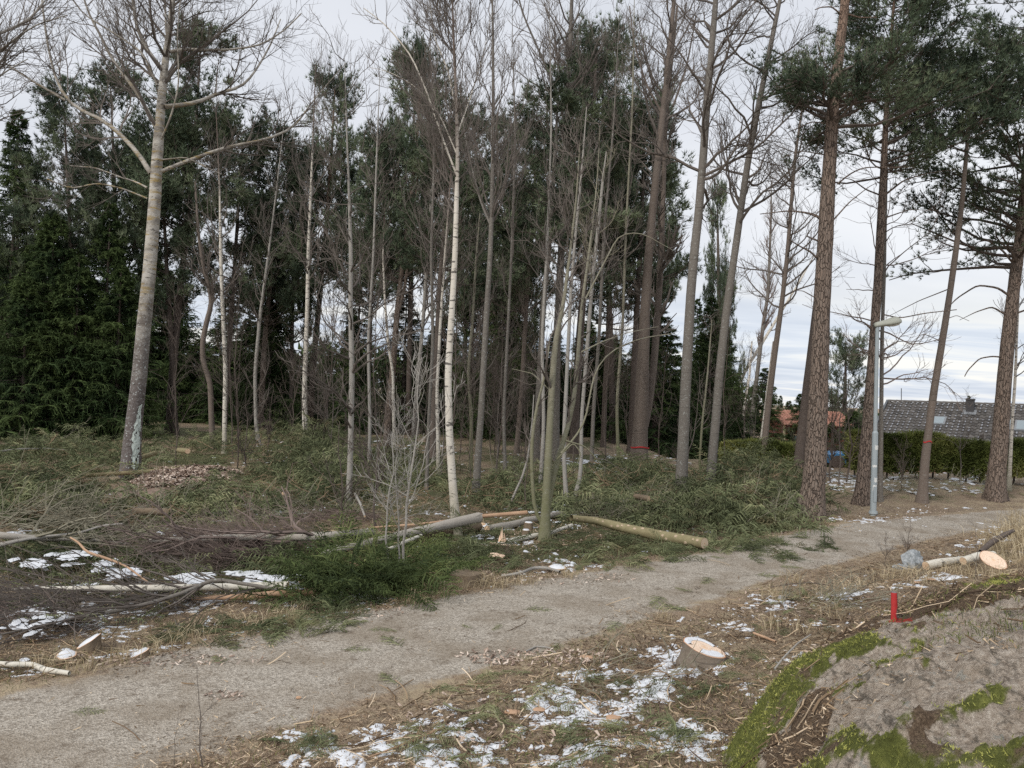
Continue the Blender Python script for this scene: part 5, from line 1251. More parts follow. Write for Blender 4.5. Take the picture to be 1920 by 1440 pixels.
# ------------------------------------------------------------------ logs and felled trees
def lying(name, label, cat, pts, w, bark, heights=(0,), cut=(True, True), k=14, n=18, group=None, knots=0, seed=0, twigs=None, cutm=None, ycorr=None):
    """a log through these places of the photograph, resting on the ground (heights lift it onto what carries it)"""
    rng = np.random.default_rng(600 + seed)
    hs = np.interp(np.linspace(0, 1, len(pts)), np.linspace(0, 1, len(heights)), heights)
    Q = []
    for (px, py), h in zip(pts, hs):
        q = gp(px, py); r0 = np.interp(len(Q) / max(len(pts) - 1, 1), np.linspace(0, 1, len(w)), w) * q[1] / FPX / 2
        q = gp(px, py, r0 + h); Q.append(q)
    Q = np.array(Q); rw = np.interp(np.linspace(0, 1, len(pts)), np.linspace(0, 1, len(w)), w) * Q[:, 1] / FPX / 2
    P, R = resample(Q, n, rw); P[:, 2] = np.maximum(P[:, 2], ground(P[:, 0], P[:, 1]) + R * .6)
    c = P.mean(0); c = np.array([c[0], c[1], gz(c[0], c[1])]); P = P - c
    root = thing(name, label, cat, c, group)
    R2 = R * (1 + rng.normal(size=n) * .025)
    V, F = tubes(P, R2, k); ang = np.tile(np.arange(k) / k * 6.283, n); C = np.repeat(P, k, 0)
    V = C + (V - C) * (1 + (fbm(np.cos(ang) * 1.3, np.sin(ang) * 1.3, np.repeat(np.arange(n), k) * .5, o=2, seed=seed) - .5) * .14)[:, None]
    mb = MB(); mb.add(V, F); mb.obj('bark', bark, root, smooth=True)
    for e, on in ((0, cut[0]), (-1, cut[1])):
        if not on: continue
        d = nrm(P[0] - P[1]) if e == 0 else nrm(P[-1] - P[-2]); ring = V[:k] if e == 0 else V[-k:]
        ctr = P[e] + d * .004; inner = P[e] + (ring - P[e]) * .97 + d * .003
        VV = np.vstack([ring, inner, [ctr]]); i = np.arange(k); j = (i + 1) % k
        Fq = np.stack([i, j, k + j, k + i], -1); Ft = np.stack([k + i, k + j, np.full(k, 2 * k)], -1)
        if e == 0: Fq, Ft = Fq[:, ::-1], Ft[:, ::-1]
        m = MB(); m.add(VV, [Fq, Ft], np.r_[np.ones(k), np.full(k, .97), 0]); m.obj('cut_end', cutm or m_cut, root)
    if knots:
        disc = MB(); an = np.arange(8) / 8 * 6.283
        disc.add(np.vstack([np.stack([np.cos(an), np.sin(an), np.zeros(8)], -1), np.stack([np.cos(an) * .8, np.sin(an) * .8, np.full(8, .7)], -1), [(0, 0, .75)]]),
                 [np.array([(i, (i + 1) % 8, 8 + (i + 1) % 8, 8 + i) for i in range(8)]), np.array([(8 + i, 8 + (i + 1) % 8, 16) for i in range(8)])])
        me = disc.mesh('branch_scar', m_cutg)
        for q in range(knots):
            t = (q + rng.random()) / knots * .96 + .02; f = t * (n - 1); i = min(int(f), n - 2); p = P[i] * (1 - f + i) + P[i + 1] * (f - i); r = R[i]; d = nrm(P[i + 1] - P[i])
            up = nrm(np.array([rng.normal() * .5, -.9, rng.uniform(-.2, 1.3)])); up = nrm(up - (up @ d) * d)
            o = link('branch_scar', me, root, p + up * r * .96); o.rotation_euler = Vector(up).to_track_quat('Z', 'Y').to_euler(); s = r * rng.uniform(.16, .34); o.scale = (s * 1.25, s, s * .5)
    if twigs:
        n1, L, n2, n3, a, mt = twigs
        mb = MB(); P1, R1 = grow(rng, P[None], R[None], n1, .25, 1, L, a, .05, .18, 7, .5, .008, .3, .3, .55); 
        P1[..., 2] = np.maximum(P1[..., 2], ground(P1[..., 0] + c[0], P1[..., 1] + c[1]) - c[2] + .02); mb.add(*tubes(P1, R1, 4))
        P2, R2_ = grow(rng, P1, R1, n2, .15, 1, L * .45, 38, 0, .18, 5, .6, .0055, .4, .3, .3); mb.add(*tubes(P2, R2_, 3))
        P3, R3 = grow(rng, P2, R2_, n3, .1, 1, L * .2, 38, 0, .18, 4, .7, .0042, .5, .3); mb.add(*tubes(P3, R3, 3))
        mb.obj('branches', mt, root)
    return root


lying('log', 'long grey aspen log on top of the pile behind the white birch', 'log', [(600, 1040), (760, 1001), (898, 970)], (11, 15, 19), m_alog, (.18, .26, .30), (False, True), seed=1, n=14)
lying('log', 'short brown barked log under the grey one, right of the white birch', 'log', [(770, 1012), (830, 998), (898, 987)], (12, 15, 16), m_log_brown, (.02,), (False, True), seed=2, n=12)
lying('log', 'second pale trunk lying half buried in brush below the grey aspen log', 'log', [(620, 1028), (720, 1010), (830, 990)], (9, 11, 12), m_log_birch, (.10, .14, .12), (False, True), seed=40, k=10)
lying('log', 'thin orange peeled pole sticking out right of the log pile', 'log', [(690, 990), (800, 982), (900, 968), (988, 961)], (4, 5, 7, 8), m_log_orange, (.25, .3, .35, .35), (False, True), seed=3, k=8)
lying('log', 'thick grey log lying behind the two small stumps', 'log', [(913, 992), (960, 984), (1011, 971), (1055, 962)], (14, 13, 11, 9), m_alog, (.0,), (True, False), seed=4)
lying('log', 'thin yellowish birch trunk passing behind the willow foot', 'log', [(948, 1015), (985, 1007), (1030, 1000), (1072, 985)], (10, 9, 8, 7), m_log_birch, (.03,), (False, False), seed=5, k=8)
lying('log', 'big greenish spruce log with pale branch scars lying to the path edge', 'log', [(1071, 971), (1120, 977), (1170, 990), (1240, 1005), (1321, 1019)], (11, 14, 17, 20, 21), m_log_spruce, (.35, .25, .12, .05, .02), (False, True), seed=6, knots=22, n=24, k=18, cutm=m_cutg)
lying('log', 'pale birch log lying level across the lower left, white bark', 'felled birch', [(540, 1097), (430, 1100), (300, 1102), (180, 1103), (60, 1104), (20, 1105)], (14, 13, 12, 10, 7, 3), m_log_birch, (.14,), (True, False), seed=7, n=30, twigs=(10, 1.1, 40, 110, 28, m_twig))
lying('log', 'orange peeled log just below the white birch log', 'log', [(588, 1110), (520, 1113), (470, 1118), (360, 1122)], (14, 13, 11, 7), m_log_orange, (.05,), (True, False), seed=8)
lying('branch', 'mossy grey branch slanting down left from the white birch log', 'branch', [(520, 1105), (400, 1085), (350, 1110), (250, 1140), (160, 1155), (0, 1190)], (6, 8, 8, 8, 6, 3), m_grey, (.25, .3, .2, .12, .1, .05), (False, False), seed=9, n=26, k=8, twigs=(14, 1.2, 50, 120, 30, m_twig))
lying('branch', 'cream coloured crooked branch lying at the bottom of the left edge', 'branch', [(-20, 1243), (30, 1246), (60, 1245), (85, 1256), (130, 1262)], (9, 10, 10, 11, 8), m_log_birch, (.02,), (False, False), seed=10, k=8)
lying('branch', 'orange brown crooked branch rising over the snowy boughs on the left', 'branch', [(286, 1098), (235, 1060), (195, 1045), (160, 1035), (150, 1018), (132, 1008)], (3, 4, 5, 5, 4, 3), m_log_orange, (.15, .3, .4, .45, .5, .5), (False, False), seed=11, k=7)
lying('log', 'pale branchy trunk entering at the left edge on the brush', 'felled tree', [(-60, 995), (0, 1004), (60, 1009), (120, 1010), (180, 1013), (240, 1020)], (15, 13, 11, 8, 6, 3), m_alog, (.3, .3, .3, .28, .2, .1), (False, False), seed=12, n=24, twigs=(22, 1.3, 90, 220, 35, m_twigy))
lying('branch', 'lower pale limb entering at the left edge beneath the branchy trunk', 'branch', [(-40, 1030), (0, 1022), (40, 1012), (90, 1006), (150, 1000), (190, 985), (230, 982)], (11, 9, 7, 6, 5, 4, 3), m_pale, (.1, .2, .3, .35, .4, .45, .5), (False, False), seed=13, k=8)
lying('log', 'slim yellow green log with pale scars passing behind the big aspen foot', 'log', [(132, 893), (200, 889), (280, 884), (344, 877)], (6, 7, 8, 9), m_log_spruce, (.12,), (True, True), seed=14, knots=9, k=9)
lying('log', 'short cut log showing a round end in the brush below the wood chips', 'log', [(250, 958), (312, 960)], (13, 14), m_log_brown, (.2,), (False, True), seed=15, n=6, cutm=m_cutg)
lying('log', 'small cut log end just right of the big aspen trunk', 'log', [(262, 858), (290, 850)], (8, 9), m_log_spruce, (.35,), (False, True), seed=16, n=5)
lying('log', 'pale cut log end lying in the brush beyond the wood chips', 'log', [(335, 844), (352, 846)], (9, 10), m_log_spruce, (.35,), (False, True), seed=17, n=5)
lying('log', 'small round log end in the brush left of the slim pale tree', 'log', [(560, 920), (531, 926)], (7, 8), m_log_brown, (.15,), (False, True), seed=18, n=5)
lying('log', 'small round cut end poking from the brush above the knotty log', 'log', [(1190, 930), (1216, 935)], (10, 11), m_log_brown, (.35,), (False, True), seed=19, n=5)
lying('log', 'long snow dusted trunk under the purple birch tops', 'felled tree', [(700, 998), (600, 1006), (500, 1006), (380, 1010), (280, 1014)], (15, 16, 14, 12, 7), m_alog, (.28,), (False, False), seed=20, n=26, twigs=(20, 1.2, 90, 260, 25, m_twigr))
lying('log', 'short birch log with a round cut end near the small boulder', 'log', [(1736, 1061), (1770, 1054), (1806, 1050)], (17, 16, 13), m_log_birch, (.0,), (True, False), seed=21, n=10, k=14)
lying('log', 'upper birch log running on to the wide sawn face at the right edge', 'log', [(1806, 1052), (1835, 1042), (1862, 1040)], (15, 15, 14), m_log_birch, (.05,), (True, False), seed=22, n=8, k=12)
lying('branch', 'crooked pale stick lying left of the snow topped stump by the path', 'branch', [(940, 1080), (975, 1075), (1000, 1065), (1022, 1064), (1050, 1072)], (4, 6, 6, 6, 5), m_pale, (.03,), (False, False), seed=23, k=7)
lying('branch', 'short thick crooked stick on the near edge of the path', 'branch', [(985, 1222), (1005, 1212), (1030, 1214), (1045, 1226)], (4, 3, 3, 1), m_pale, (.01,), (True, False), seed=24, k=6)
lying('branch', 'bent grey stick on the snowy bank below the path', 'branch', [(832, 1318), (848, 1328), (870, 1334), (890, 1330)], (5, 4, 4, 2), m_olive, (.02,), (True, False), seed=25, k=6)
lying('branch', 'orange barked stick on the snow at the bottom', 'branch', [(832, 1364), (780, 1385), (740, 1402), (690, 1420)], (6, 5, 4, 2), m_log_orange, (.02,), (True, False), seed=26, k=6)
lying('branch', 'pale stick leaning on the left flank of the rock', 'branch', [(1452, 1255), (1470, 1232), (1497, 1205), (1520, 1190)], (4, 4, 3, 2), m_pale, (.05, .08, .1, .1), (False, False), seed=27, k=6)
lying('branch', 'short orange stick right of the sawn stump', 'branch', [(1413, 1187), (1434, 1195), (1455, 1203)], (5, 5, 4), m_log_orange, (.02,), (True, False), seed=28, k=6)
lying('branch', 'long thin arching twig at the near verge above the sawn stump', 'branch', [(1430, 1104), (1470, 1096), (1520, 1092), (1570, 1100), (1610, 1120)], (2, 2, 2, 1, 1), m_twigd, (.03, .1, .14, .1, .03), (False, False), seed=29, k=5)
lying('branch', 'dark lichened dead log piece at the right edge above the dry grass', 'branch', [(1838, 1035), (1858, 1018), (1885, 1002), (1900, 995)], (8, 11, 9, 6), m_dark, (.12, .2, .25, .3), (False, False), seed=30, k=9)
lying('branch', 'pale dead branch lying on the brush in front of the dark spruces', 'branch', [(0, 846), (40, 842), (90, 841), (130, 844)], (4, 4, 3, 2), m_pale, (.3,), (False, False), seed=31, k=6)
lying('branch', 'short broken pale limb leaning below the slim pale tree', 'branch', [(665, 925), (676, 945), (684, 968)], (5, 5, 4), m_pale, (.35, .2, .1), (False, True), seed=32, k=6)
lying('branch', 'snow covered thin trunk slanting up from the green brush to the white birch', 'branch', [(728, 1030), (760, 1016), (790, 1004)], (7, 7, 6), m_log_birch, (.3,), (False, False), seed=33, k=7)

# ------------------------------------------------------------------ stumps
m_stumpbark = mat('stump_bark', bark_grey((0.085, 0.068, 0.052), (0.29, 0.24, 0.19), .15))
def stump(label, px, py, wpx, hpx, tilt=(0, 0), bark=None, top=None, snow=False, seed=0, flare=.35, squash=1.0, rim=None, k=22, aim=0.0):
    rng = np.random.default_rng(700 + seed); f = gp(px, py); s = f[1] / FPX; r = wpx * s / 2; h = hpx * s
    root = thing('tree_stump', label, 'stump', f); an = np.arange(k) / k * 6.283; rows = [-.12, 0, .25 * h, .6 * h, h]
    jit = 1 + (fbm(np.cos(an) * 1.6, np.sin(an) * 1.6, o=3, seed=seed + 40) - .5) * .35
    V = []
    for z in rows:
        rr = r * jit * (1 + flare * (1 - max(z, 0) / h) ** 2 * (1 + .35 * np.sin(an * 4 + seed)))
        zz = z + (tilt[0] * np.cos(an) + tilt[1] * np.sin(an)) * r * max(z, 0) / h
        V.append(np.stack([np.cos(an) * rr, np.sin(an) * rr * squash, np.broadcast_to(zz, an.shape)], -1))
    V = np.concatenate(V); n = len(rows); i = np.arange(n - 1)[:, None]; j = np.arange(k)[None]
    F = np.stack([i * k + j, i * k + (j + 1) % k, (i + 1) * k + (j + 1) % k, (i + 1) * k + j], -1).reshape(-1, 4)
    mb = MB(); mb.add(V, F); mb.obj('bark', bark or m_log_brown, root, smooth=True)
    ring = V[-k:]; c = ring.mean(0)
    VV = np.vstack([ring, c + (ring - c) * .9 + [0, 0, .004], [c + [0, 0, .003]]]); ii = np.arange(k); jj = (ii + 1) % k
    m = MB(); m.add(VV, [np.stack([ii, jj, k + jj, k + ii], -1), np.stack([k + ii, k + jj, np.full(k, 2 * k)], -1)], np.r_[np.ones(k), np.full(k, .9), 0]); m.obj('sawn_face', top or m_cut, root)
    if snow:
        rs = .86 + .10 * (fbm(np.cos(an) * 2, np.sin(an) * 2, o=2, seed=seed + 9) - .5) * 4 * (snow != 'full'); sc = c + (ring - c) * rs[:, None]
        VV = np.vstack([sc + [0, 0, .004], c + (sc - c) * .8 + [0, 0, .018], [c + [0, 0, .020]]])
        m = MB(); m.add(VV, [np.stack([ii, jj, k + jj, k + ii], -1), np.stack([k + ii, k + jj, np.full(k, 2 * k)], -1)]); m.obj('snow_cap', m_snow, root, smooth=True)
    return root, f, r, h, ring + f


m_stumpcut = mat('fresh_pink_cut', rings((.74, .52, .36), (.90, .77, .64), (.42, .20, .10), (.72, .48, .30)))
S1 = stump('large freshly sawn stump on the near bank, tilted pale face with snow on it', 1320, 1240, 78, 26, (-.24, .10), m_stumpbark, m_stumpcut, False, 1, .25)
# the snow lies on the upper and the lower lip of the sawn face, bare wood between
_r, _f, _rad, _h, ring = S1; c = ring.mean(0) - _f; rg = ring - _f; k = len(rg)
for (i0, i1, inn) in ((2, 12, .62), (15, 20, .35)):
    idx = np.arange(i0, i1 + 1) % k; o_ = c + (rg[idx] - c) * .93 + [0, 0, .006]; q_ = c + (rg[idx] - c) * inn + [0, 0, .006]; mid_ = (o_ + q_) / 2 + [0, 0, .012]
    VV = np.vstack([o_, mid_, q_]); n_ = len(idx); a_i = np.arange(n_ - 1)
    m = MB(); m.add(VV, np.concatenate([np.stack([a_i, a_i + 1, n_ + a_i + 1, n_ + a_i], -1), np.stack([n_ + a_i, n_ + a_i + 1, 2 * n_ + a_i + 1, 2 * n_ + a_i], -1)])); m.obj('snow_cap', m_snow, _r, smooth=True)
stump('snow topped stump beside the path in the middle of the far verge', 1045, 1068, 33, 5, (0, .1), m_log_brown, m_cut, 'full', 2, .1)
stump('round stump with a white snow top, left one of the pair at the lower left', 124, 1238, 36, 10, (-.05, .14), m_log_brown, m_stumpcut, 'full', 3, .15)
stump('steeply slanting sawn stump with snow, right one of the pair at the lower left', 166, 1218, 40, 16, (.62, .15), m_log_brown, m_stumpcut, 'full', 4, .1)
stump('low wedge shaped stump half buried at the left verge', 262, 1230, 32, 6, (.45, .1), m_log_brown, m_stumpcut, True, 5, .1)
stump('wide pale sawn face tilted towards the path in the dry grass at the right edge', 1862, 1066, 46, 16, (-.05, .55), m_log_brown, m_stumpcut, False, 11, .1)
stump('small stump with a thin snow lid in front of the thick grey log', 986, 1004, 15, 10, (0, 0), m_log_brown, m_cutg, 'full', 6, .2)
stump('small stump touching the thick grey log, behind the one with the snow lid', 991, 992, 16, 12, (0, 0), m_log_brown, m_cutg, True, 7, .2)
stump('old rotten stump overgrown with dry grass beside the path', 872, 1098, 54, 24, (0, 0), m_log_brown, m_log_brown, False, 8, .25)
stump('splintered stump wrapped in spruce boughs right of the white birch', 935, 1040, 36, 20, (-.1, -.1), m_log_brown, m_stumpcut, False, 9, .25)
stump('tiny pale stump among the brush behind the white birch', 888, 908, 12, 4, (0, 0), m_log_brown, m_cut, 'full', 10, .1)

# splinters of the torn stump
f = gp(940, 1036); root = thing('wood_splinter', 'upright torn splinter of fresh orange wood on the splintered stump', 'splinter', f + [0, 0, .16])
for i, (dx, dz, w) in enumerate([(0, .24, .022), (.03, .14, .02), (-.03, .10, .025), (.05, .09, .02), (-.015, .17, .018)]):
    mb = MB(); V = np.array([(-w, -.02, 0), (w, -.02, 0), (w, .02, 0), (-w, .02, 0), (dx * .2, 0, dz)], float) + [dx, .02 * i, 0]
    mb.add(V, [np.array([(0, 1, 4), (1, 2, 4), (2, 3, 4), (3, 0, 4)]), np.array([(3, 2, 1, 0)])]); mb.obj('shard', m_stumpcut, root)


def chunk(name, label, px, py, size, material, seed, cat, flat=.45, h=0.0):
    rng = np.random.default_rng(800 + seed); q = gp(px, py, .02 + h)
    u, v = np.meshgrid(np.linspace(0, np.pi, 9), np.arange(14) / 14 * 6.283, indexing='ij')
    d = np.stack([np.sin(u) * np.cos(v), np.sin(u) * np.sin(v), np.cos(u)], -1).reshape(-1, 3)
    r = .50 + 1.0 * fbm(d[:, 0] * 1.9 + seed, d[:, 1] * 1.9, d[:, 2] * 1.9 + 3, o=3, seed=seed, gain=.6)
    r = np.minimum(r, .62 / np.maximum(np.abs(d @ nrm(np.array([.5, -.6, .6]))), .5)); r = np.minimum(r, .66 / np.maximum(np.abs(d @ nrm(np.array([-.7, -.4, .5]))), .55))
    V = d * r[:, None] * np.array(size) / 2
    V[:, 2] = np.maximum(V[:, 2], -size[2] * .32)
    i = np.arange(8)[:, None]; j = np.arange(14)[None]; F = np.stack([i * 14 + j, i * 14 + (j + 1) % 14, (i + 1) * 14 + (j + 1) % 14, (i + 1) * 14 + j], -1).reshape(-1, 4)
    mb = MB(); mb.add(V, F); o = mb.obj(name, material, None, q, smooth=False); return tag(o, label, cat)


chunk('wood_chunk', 'torn lump of fresh orange wood lying in the boughs below the splintered stump', 930, 1042, (.30, .12, .07), m_stumpcut, 1, 'wood chunk', h=.08)
chunk('wood_chunk', 'pale split wood piece at the right end of the log pile', 905, 986, (.14, .1, .12), m_cut, 2, 'wood chunk')
chunk('wood_chunk', 'flat grey wood slab on the ground right of the white birch', 872, 1001, (.28, .14, .06), m_cutg, 3, 'wood chunk')
m_boul = mat('grey_stone', lambda N: (N.ramp(N.noise(N.obj(), 16, 5, .75), [(.3, (.10, .11, .11)), (.5, (.27, .29, .30)), (.7, (.52, .54, .55))]), N.bump(N.noise(N.obj(), 20, 4), .8, .02)))
chunk('boulder', 'small bluish grey boulder on the near verge left of the birch log', 1712, 1052, (.36, .30, .34), m_boul, 4, 'boulder', h=.05)
chunk('boulder', 'low flat stone at the foot of the bluish boulder', 1690, 1064, (.30, .18, .10), m_boul, 5, 'boulder')
chunk('pine_cone', 'reddish bark lump lying on the needle litter at the top of the rock', 1850, 1118, (.09, .05, .035), m_log_orange, 6, 'bark piece')
for i, (px, py, L) in enumerate([(1745, 1086, .16), (1720, 1092, .1), (1478, 985, .12), (1100, 1232, .14), (560, 1308, .05), (960, 1335, .13), (1150, 1345, .12), (1010, 1330, .1)]):
    chunk('bark_flake', 'orange bark flake dropped on the ground near the path', px, py, (L, L * .45, .025), m_log_orange, 20 + i, 'bark flake')['group'] = 'orange bark flakes scattered near the path'

# ------------------------------------------------------------------ red survey stake
m_red = mat('red_paint', simple((.36, .025, .03), (.56, .06, .055), 30, .2, .003), rough=.5)
m_steel = mat('bare_steel', simple((.10, .09, .09), (.26, .22, .22), 40, .3, .003), rough=.5)
root = thing('survey_stake', 'short red painted steel stake standing in a sprayed red ring on the rock', 'stake', STAKE)
h = 52 * STAKE[1] / FPX; rr = 5.6 * STAKE[1] / FPX
mb = MB(); V, F = tubes(np.array([(0, 0, -.04), (.0, 0, h * .5), (-.004, 0, h)])[None], np.full((1, 3), rr), 16); mb.add(V, F); mb.obj('tube', m_red, root, smooth=True)
mb = MB(); a = np.linspace(-.5, .75, 7); z = np.linspace(.02, h - .004, 5)
V = np.array([(math.cos(q) * (rr + .0015) - .004 * zz / h, math.sin(q) * (rr + .0015), zz) for zz in z for q in a]); i = np.arange(4)[:, None]; j = np.arange(6)[None]
V = V @ np.array([[.75, -.66, 0], [.66, .75, 0], [0, 0, 1]])
mb.add(V, np.stack([i * 7 + j, i * 7 + j + 1, (i + 1) * 7 + j + 1, (i + 1) * 7 + j], -1).reshape(-1, 4)); mb.obj('worn_strip', m_steel, root)
mb = MB(); V, F = tubes(np.array([(-.004, 0, h - .0005), (-.004, 0, h + .003)])[None], np.array([[rr * .98, rr * .8]]), 16, cap=True); mb.add(V, F); mb.obj('cap', m_steel, root)

# ------------------------------------------------------------------ street lamp
m_galv = mat('galvanised_steel', simple((.27, .31, .33), (.38, .43, .45), 5, .1, .003, (1, 1, .3)), rough=.5, spec=.4)
m_lampg = mat('lamp_housing_paint', simple((.30, .31, .27), (.43, .44, .38), 9, .2, .004), rough=.5)
m_glass = mat('lamp_lens', lambda N: (.72, .74, .70), rough=.2, spec=.5)
m_stick = mat('torn_sticker', simple((.55, .57, .55), (.78, .78, .76), 60, .1, .002))
f = gp(1637, 966); Y = f[1]; s = Y / FPX
root = thing('street_lamp', 'grey steel street lamp post with a flat lamp head, beside the path bend', 'street lamp', f)
top = at_y(1645, 612, Y) - f; mid_ = at_y(1641, 812, Y) - f; foot2 = np.array([0, 0, -.1])
mb = MB(); mb.add(*tubes(np.array([foot2, mid_ * .5, mid_])[None], np.array([[5.6, 5.5, 5.4]]) * s, 20)); mb.add(*tubes(np.array([mid_, mid_ + (top - mid_) * .02])[None], np.array([[5.4, 3.7]]) * s, 20)); mb.obj('lower_pole', m_galv, root, smooth=True)
mb = MB(); mb.add(*tubes(np.array([mid_, (mid_ + top) / 2, top])[None], np.array([[3.6, 3.5, 3.3]]) * s, 16)); mb.obj('upper_pole', m_galv, root, smooth=True)
mb = MB(); mb.add(*tubes(np.array([mid_ * .02, mid_ * .05])[None], np.array([[8, 7.5]]) * s, 20, cap=True)); mb.obj('base_collar', m_galv, root)
for t0, hgt, a0 in ((.40, .10, -1.9), (.30, .12, -2.3), (.79, .10, -1.9), (.58, .05, -2.6)):
    mb = MB(); q = np.linspace(a0, a0 + 1.5, 6); c0 = mid_ * (t0 / .99)
    V = np.array([(c0[0] + math.cos(x) * (5.5 * s + .002), c0[1] + math.sin(x) * (5.5 * s + .002), c0[2] + zz + .012 * math.sin(x * 9)) for zz in (0, hgt) for x in q])
    mb.add(V, np.array([(i, i + 1, 7 + i, 6 + i) for i in range(5)])); mb.obj('torn_sticker', m_stick, root)
mb = MB(); c0 = mid_ * .26; mb.add(*box(c0 + [0, -5.5 * s, 0], (.075, .02, .34))); mb.obj('service_hatch', m_galv, root)
# lamp head: flat housing that swells towards the right
L = 44 * s; prof = np.array([(-.12, .07, .060), (.0, .085, .07), (.10, .09, .085), (.35, .105, .125), (.6, .14, .150), (.82, .13, .14), (.95, .08, .10), (1.0, .03, .05)])
mb = MB(); k = 16; an = np.arange(k) / k * 6.283; V = []
for t, hh, ww in prof:
    zt = .10 * t
    V.append(np.stack([np.full(k, t * L), np.cos(an) * ww, zt + np.where(np.sin(an) > 0, np.sin(an) * hh, np.sin(an) * hh * .45)], -1))
V = np.concatenate(V) + top + [0, 0, .02]; n = len(prof); i = np.arange(n - 1)[:, None]; j = np.arange(k)[None]
mb.add(V, [np.stack([i * k + j, (i + 1) * k + j, (i + 1) * k + (j + 1) % k, i * k + (j + 1) % k], -1).reshape(-1, 4), np.array([np.arange(k)]), np.array([np.arange(k)[::-1] + (n - 1) * k])]); mb.obj('lamp_housing', m_lampg, root, smooth=True)
V = []
for t, hh, ww in [(.42, .01, .06), (.48, .045, .10), (.7, .06, .115), (.88, .05, .10), (.95, .01, .06)]:
    V.append(np.stack([np.full(k, t * L), np.cos(an) * ww, .10 * t - .02 + np.where(np.sin(an) > 0, 0, np.sin(an) * hh)], -1))
V = np.concatenate(V) + top + [0, 0, .02]; n = 5; i = np.arange(n - 1)[:, None]
mb = MB(); mb.add(V, np.stack([i * k + j, (i + 1) * k + j, (i + 1) * k + (j + 1) % k, i * k + (j + 1) % k], -1).reshape(-1, 4)); mb.obj('lens', m_glass, root, smooth=True)

# paint lines on two trunks
for (px, py, w, Yf, lab) in ((1738.5, 828, 15, gp(1729, 941)[1], 'faint red painted line round the slim pale brown trunk'), (1199.5, 838, 32, gp(1198, 872)[1], 'red paint mark low on the twin stemmed pine')):
    q = at_y(px, py, Yf); s_ = Yf / FPX; r = w / 2 * s_ * 1.10; a = np.linspace(math.pi + .15, 2 * math.pi - .15, 12); hh = 1.3 * s_
    V = np.array([(math.cos(x) * r, math.sin(x) * r, zz * hh + .02 * math.sin(x * 3)) for zz in (-1, 1) for x in a]); mb = MB(); mb.add(V, np.array([(i, i + 1, 13 + i, 12 + i) for i in range(11)]))
    tag(mb.obj('paint_mark', m_red, None, q), lab, 'paint mark')

# ------------------------------------------------------------------ hedge
rng = np.random.default_rng(91)
m_thtw = m_twigd
HB = [gp(1372, 884), gp(1500, 893), gp(1640, 900), gp(1780, 908), gp(1935, 916)]; HB.append(HB[-1] * 2 - HB[-2]); HB = np.array(HB); HB[:, 1] += 1.2


def hedge(label, a, b, topz, seed, m=15000, low=.25):
    rng = np.random.default_rng(seed); L = np.linalg.norm((b - a)[:2]); n = int(L / .45)
    c = (a + b) / 2; c[2] = gz(c[0], c[1]); root = thing('thuja_hedge', label, 'hedge', c)
    d = (b - a)[:2] / L; nn = np.array([-d[1], d[0]])
    mb = MB(); P = []
    for i in range(n):
        p = a[:2] + d * (i + .5) * L / n + nn * rng.normal() * .1; g0 = gz(*p)
        P.append(np.stack([np.full(5, p[0]) + np.cumsum(rng.normal(size=5)) * .02, np.full(5, p[1]), np.linspace(g0, topz - .25, 5)], -1))
    P = np.array(P) - c; mb.add(*tubes(P, np.linspace(.035, .012, 5)[None] * np.ones((n, 1)), 5)); mb.obj('stems', m_dark, root)
    topz += .14; t = rng.random(m); side = rng.random(m); f = rng.random(m) ** .7
    x0 = a[0] + (b - a)[0] * t; y0 = a[1] + (b - a)[1] * t; g0 = ground(x0, y0)
    H = topz + (fbm(t * L * .9, t * 0, o=3, seed=seed) - .5) * .35 - g0
    z = g0 + H * (low * .55 + (1 - low * .55) * f); bulge = .50 * (1 - .5 * f ** 4) * (.75 + .5 * fbm(t * L * 1.2, z * 1.5, o=3, seed=seed + 1))
    off = (side * 2 - 1); off = np.sign(off) * np.abs(off) ** .45 * bulge
    keep = ~((f < .30) & (rng.random(m) < .45)); x0, y0, z, off = x0[keep], y0[keep], z[keep], off[keep]; m = len(z)
    p = np.stack([x0 + nn[0] * off, y0 + nn[1] * off, z], -1) - c
    dirv = nrm(np.stack([nn[0] * np.sign(off), nn[1] * np.sign(off), np.full(m, .55)], -1) + rng.normal(size=(m, 3)) * .45)
    V, F = spikes(p, dirv, .19, .050, 3, .5, rng); tn = np.clip(fbm(p[:, 0] * 1.6, p[:, 2] * 1.6, o=3, seed=seed + 7) * 1.4 - .25 + rng.normal(size=m) * .1, 0, 1)
    mb = MB(); mb.add(V, F, np.repeat(tn, 9)); mb.obj('foliage', m_thuja, root)


hz = at_y(1780, 838, HB[3][1])[2]
hedge('left stretch of the thuja hedge, behind the biggest pine', HB[0].copy(), HB[1] + (HB[2] - HB[1]) * .50, at_y(1430, 838, HB[1][1])[2], 92, 13000)
hedge('long thuja hedge in front of the tiled roof, right of the lamp', HB[1] + (HB[2] - HB[1]) * .86, HB[5].copy(), at_y(1780, 832, HB[3][1])[2], 94, 24000)

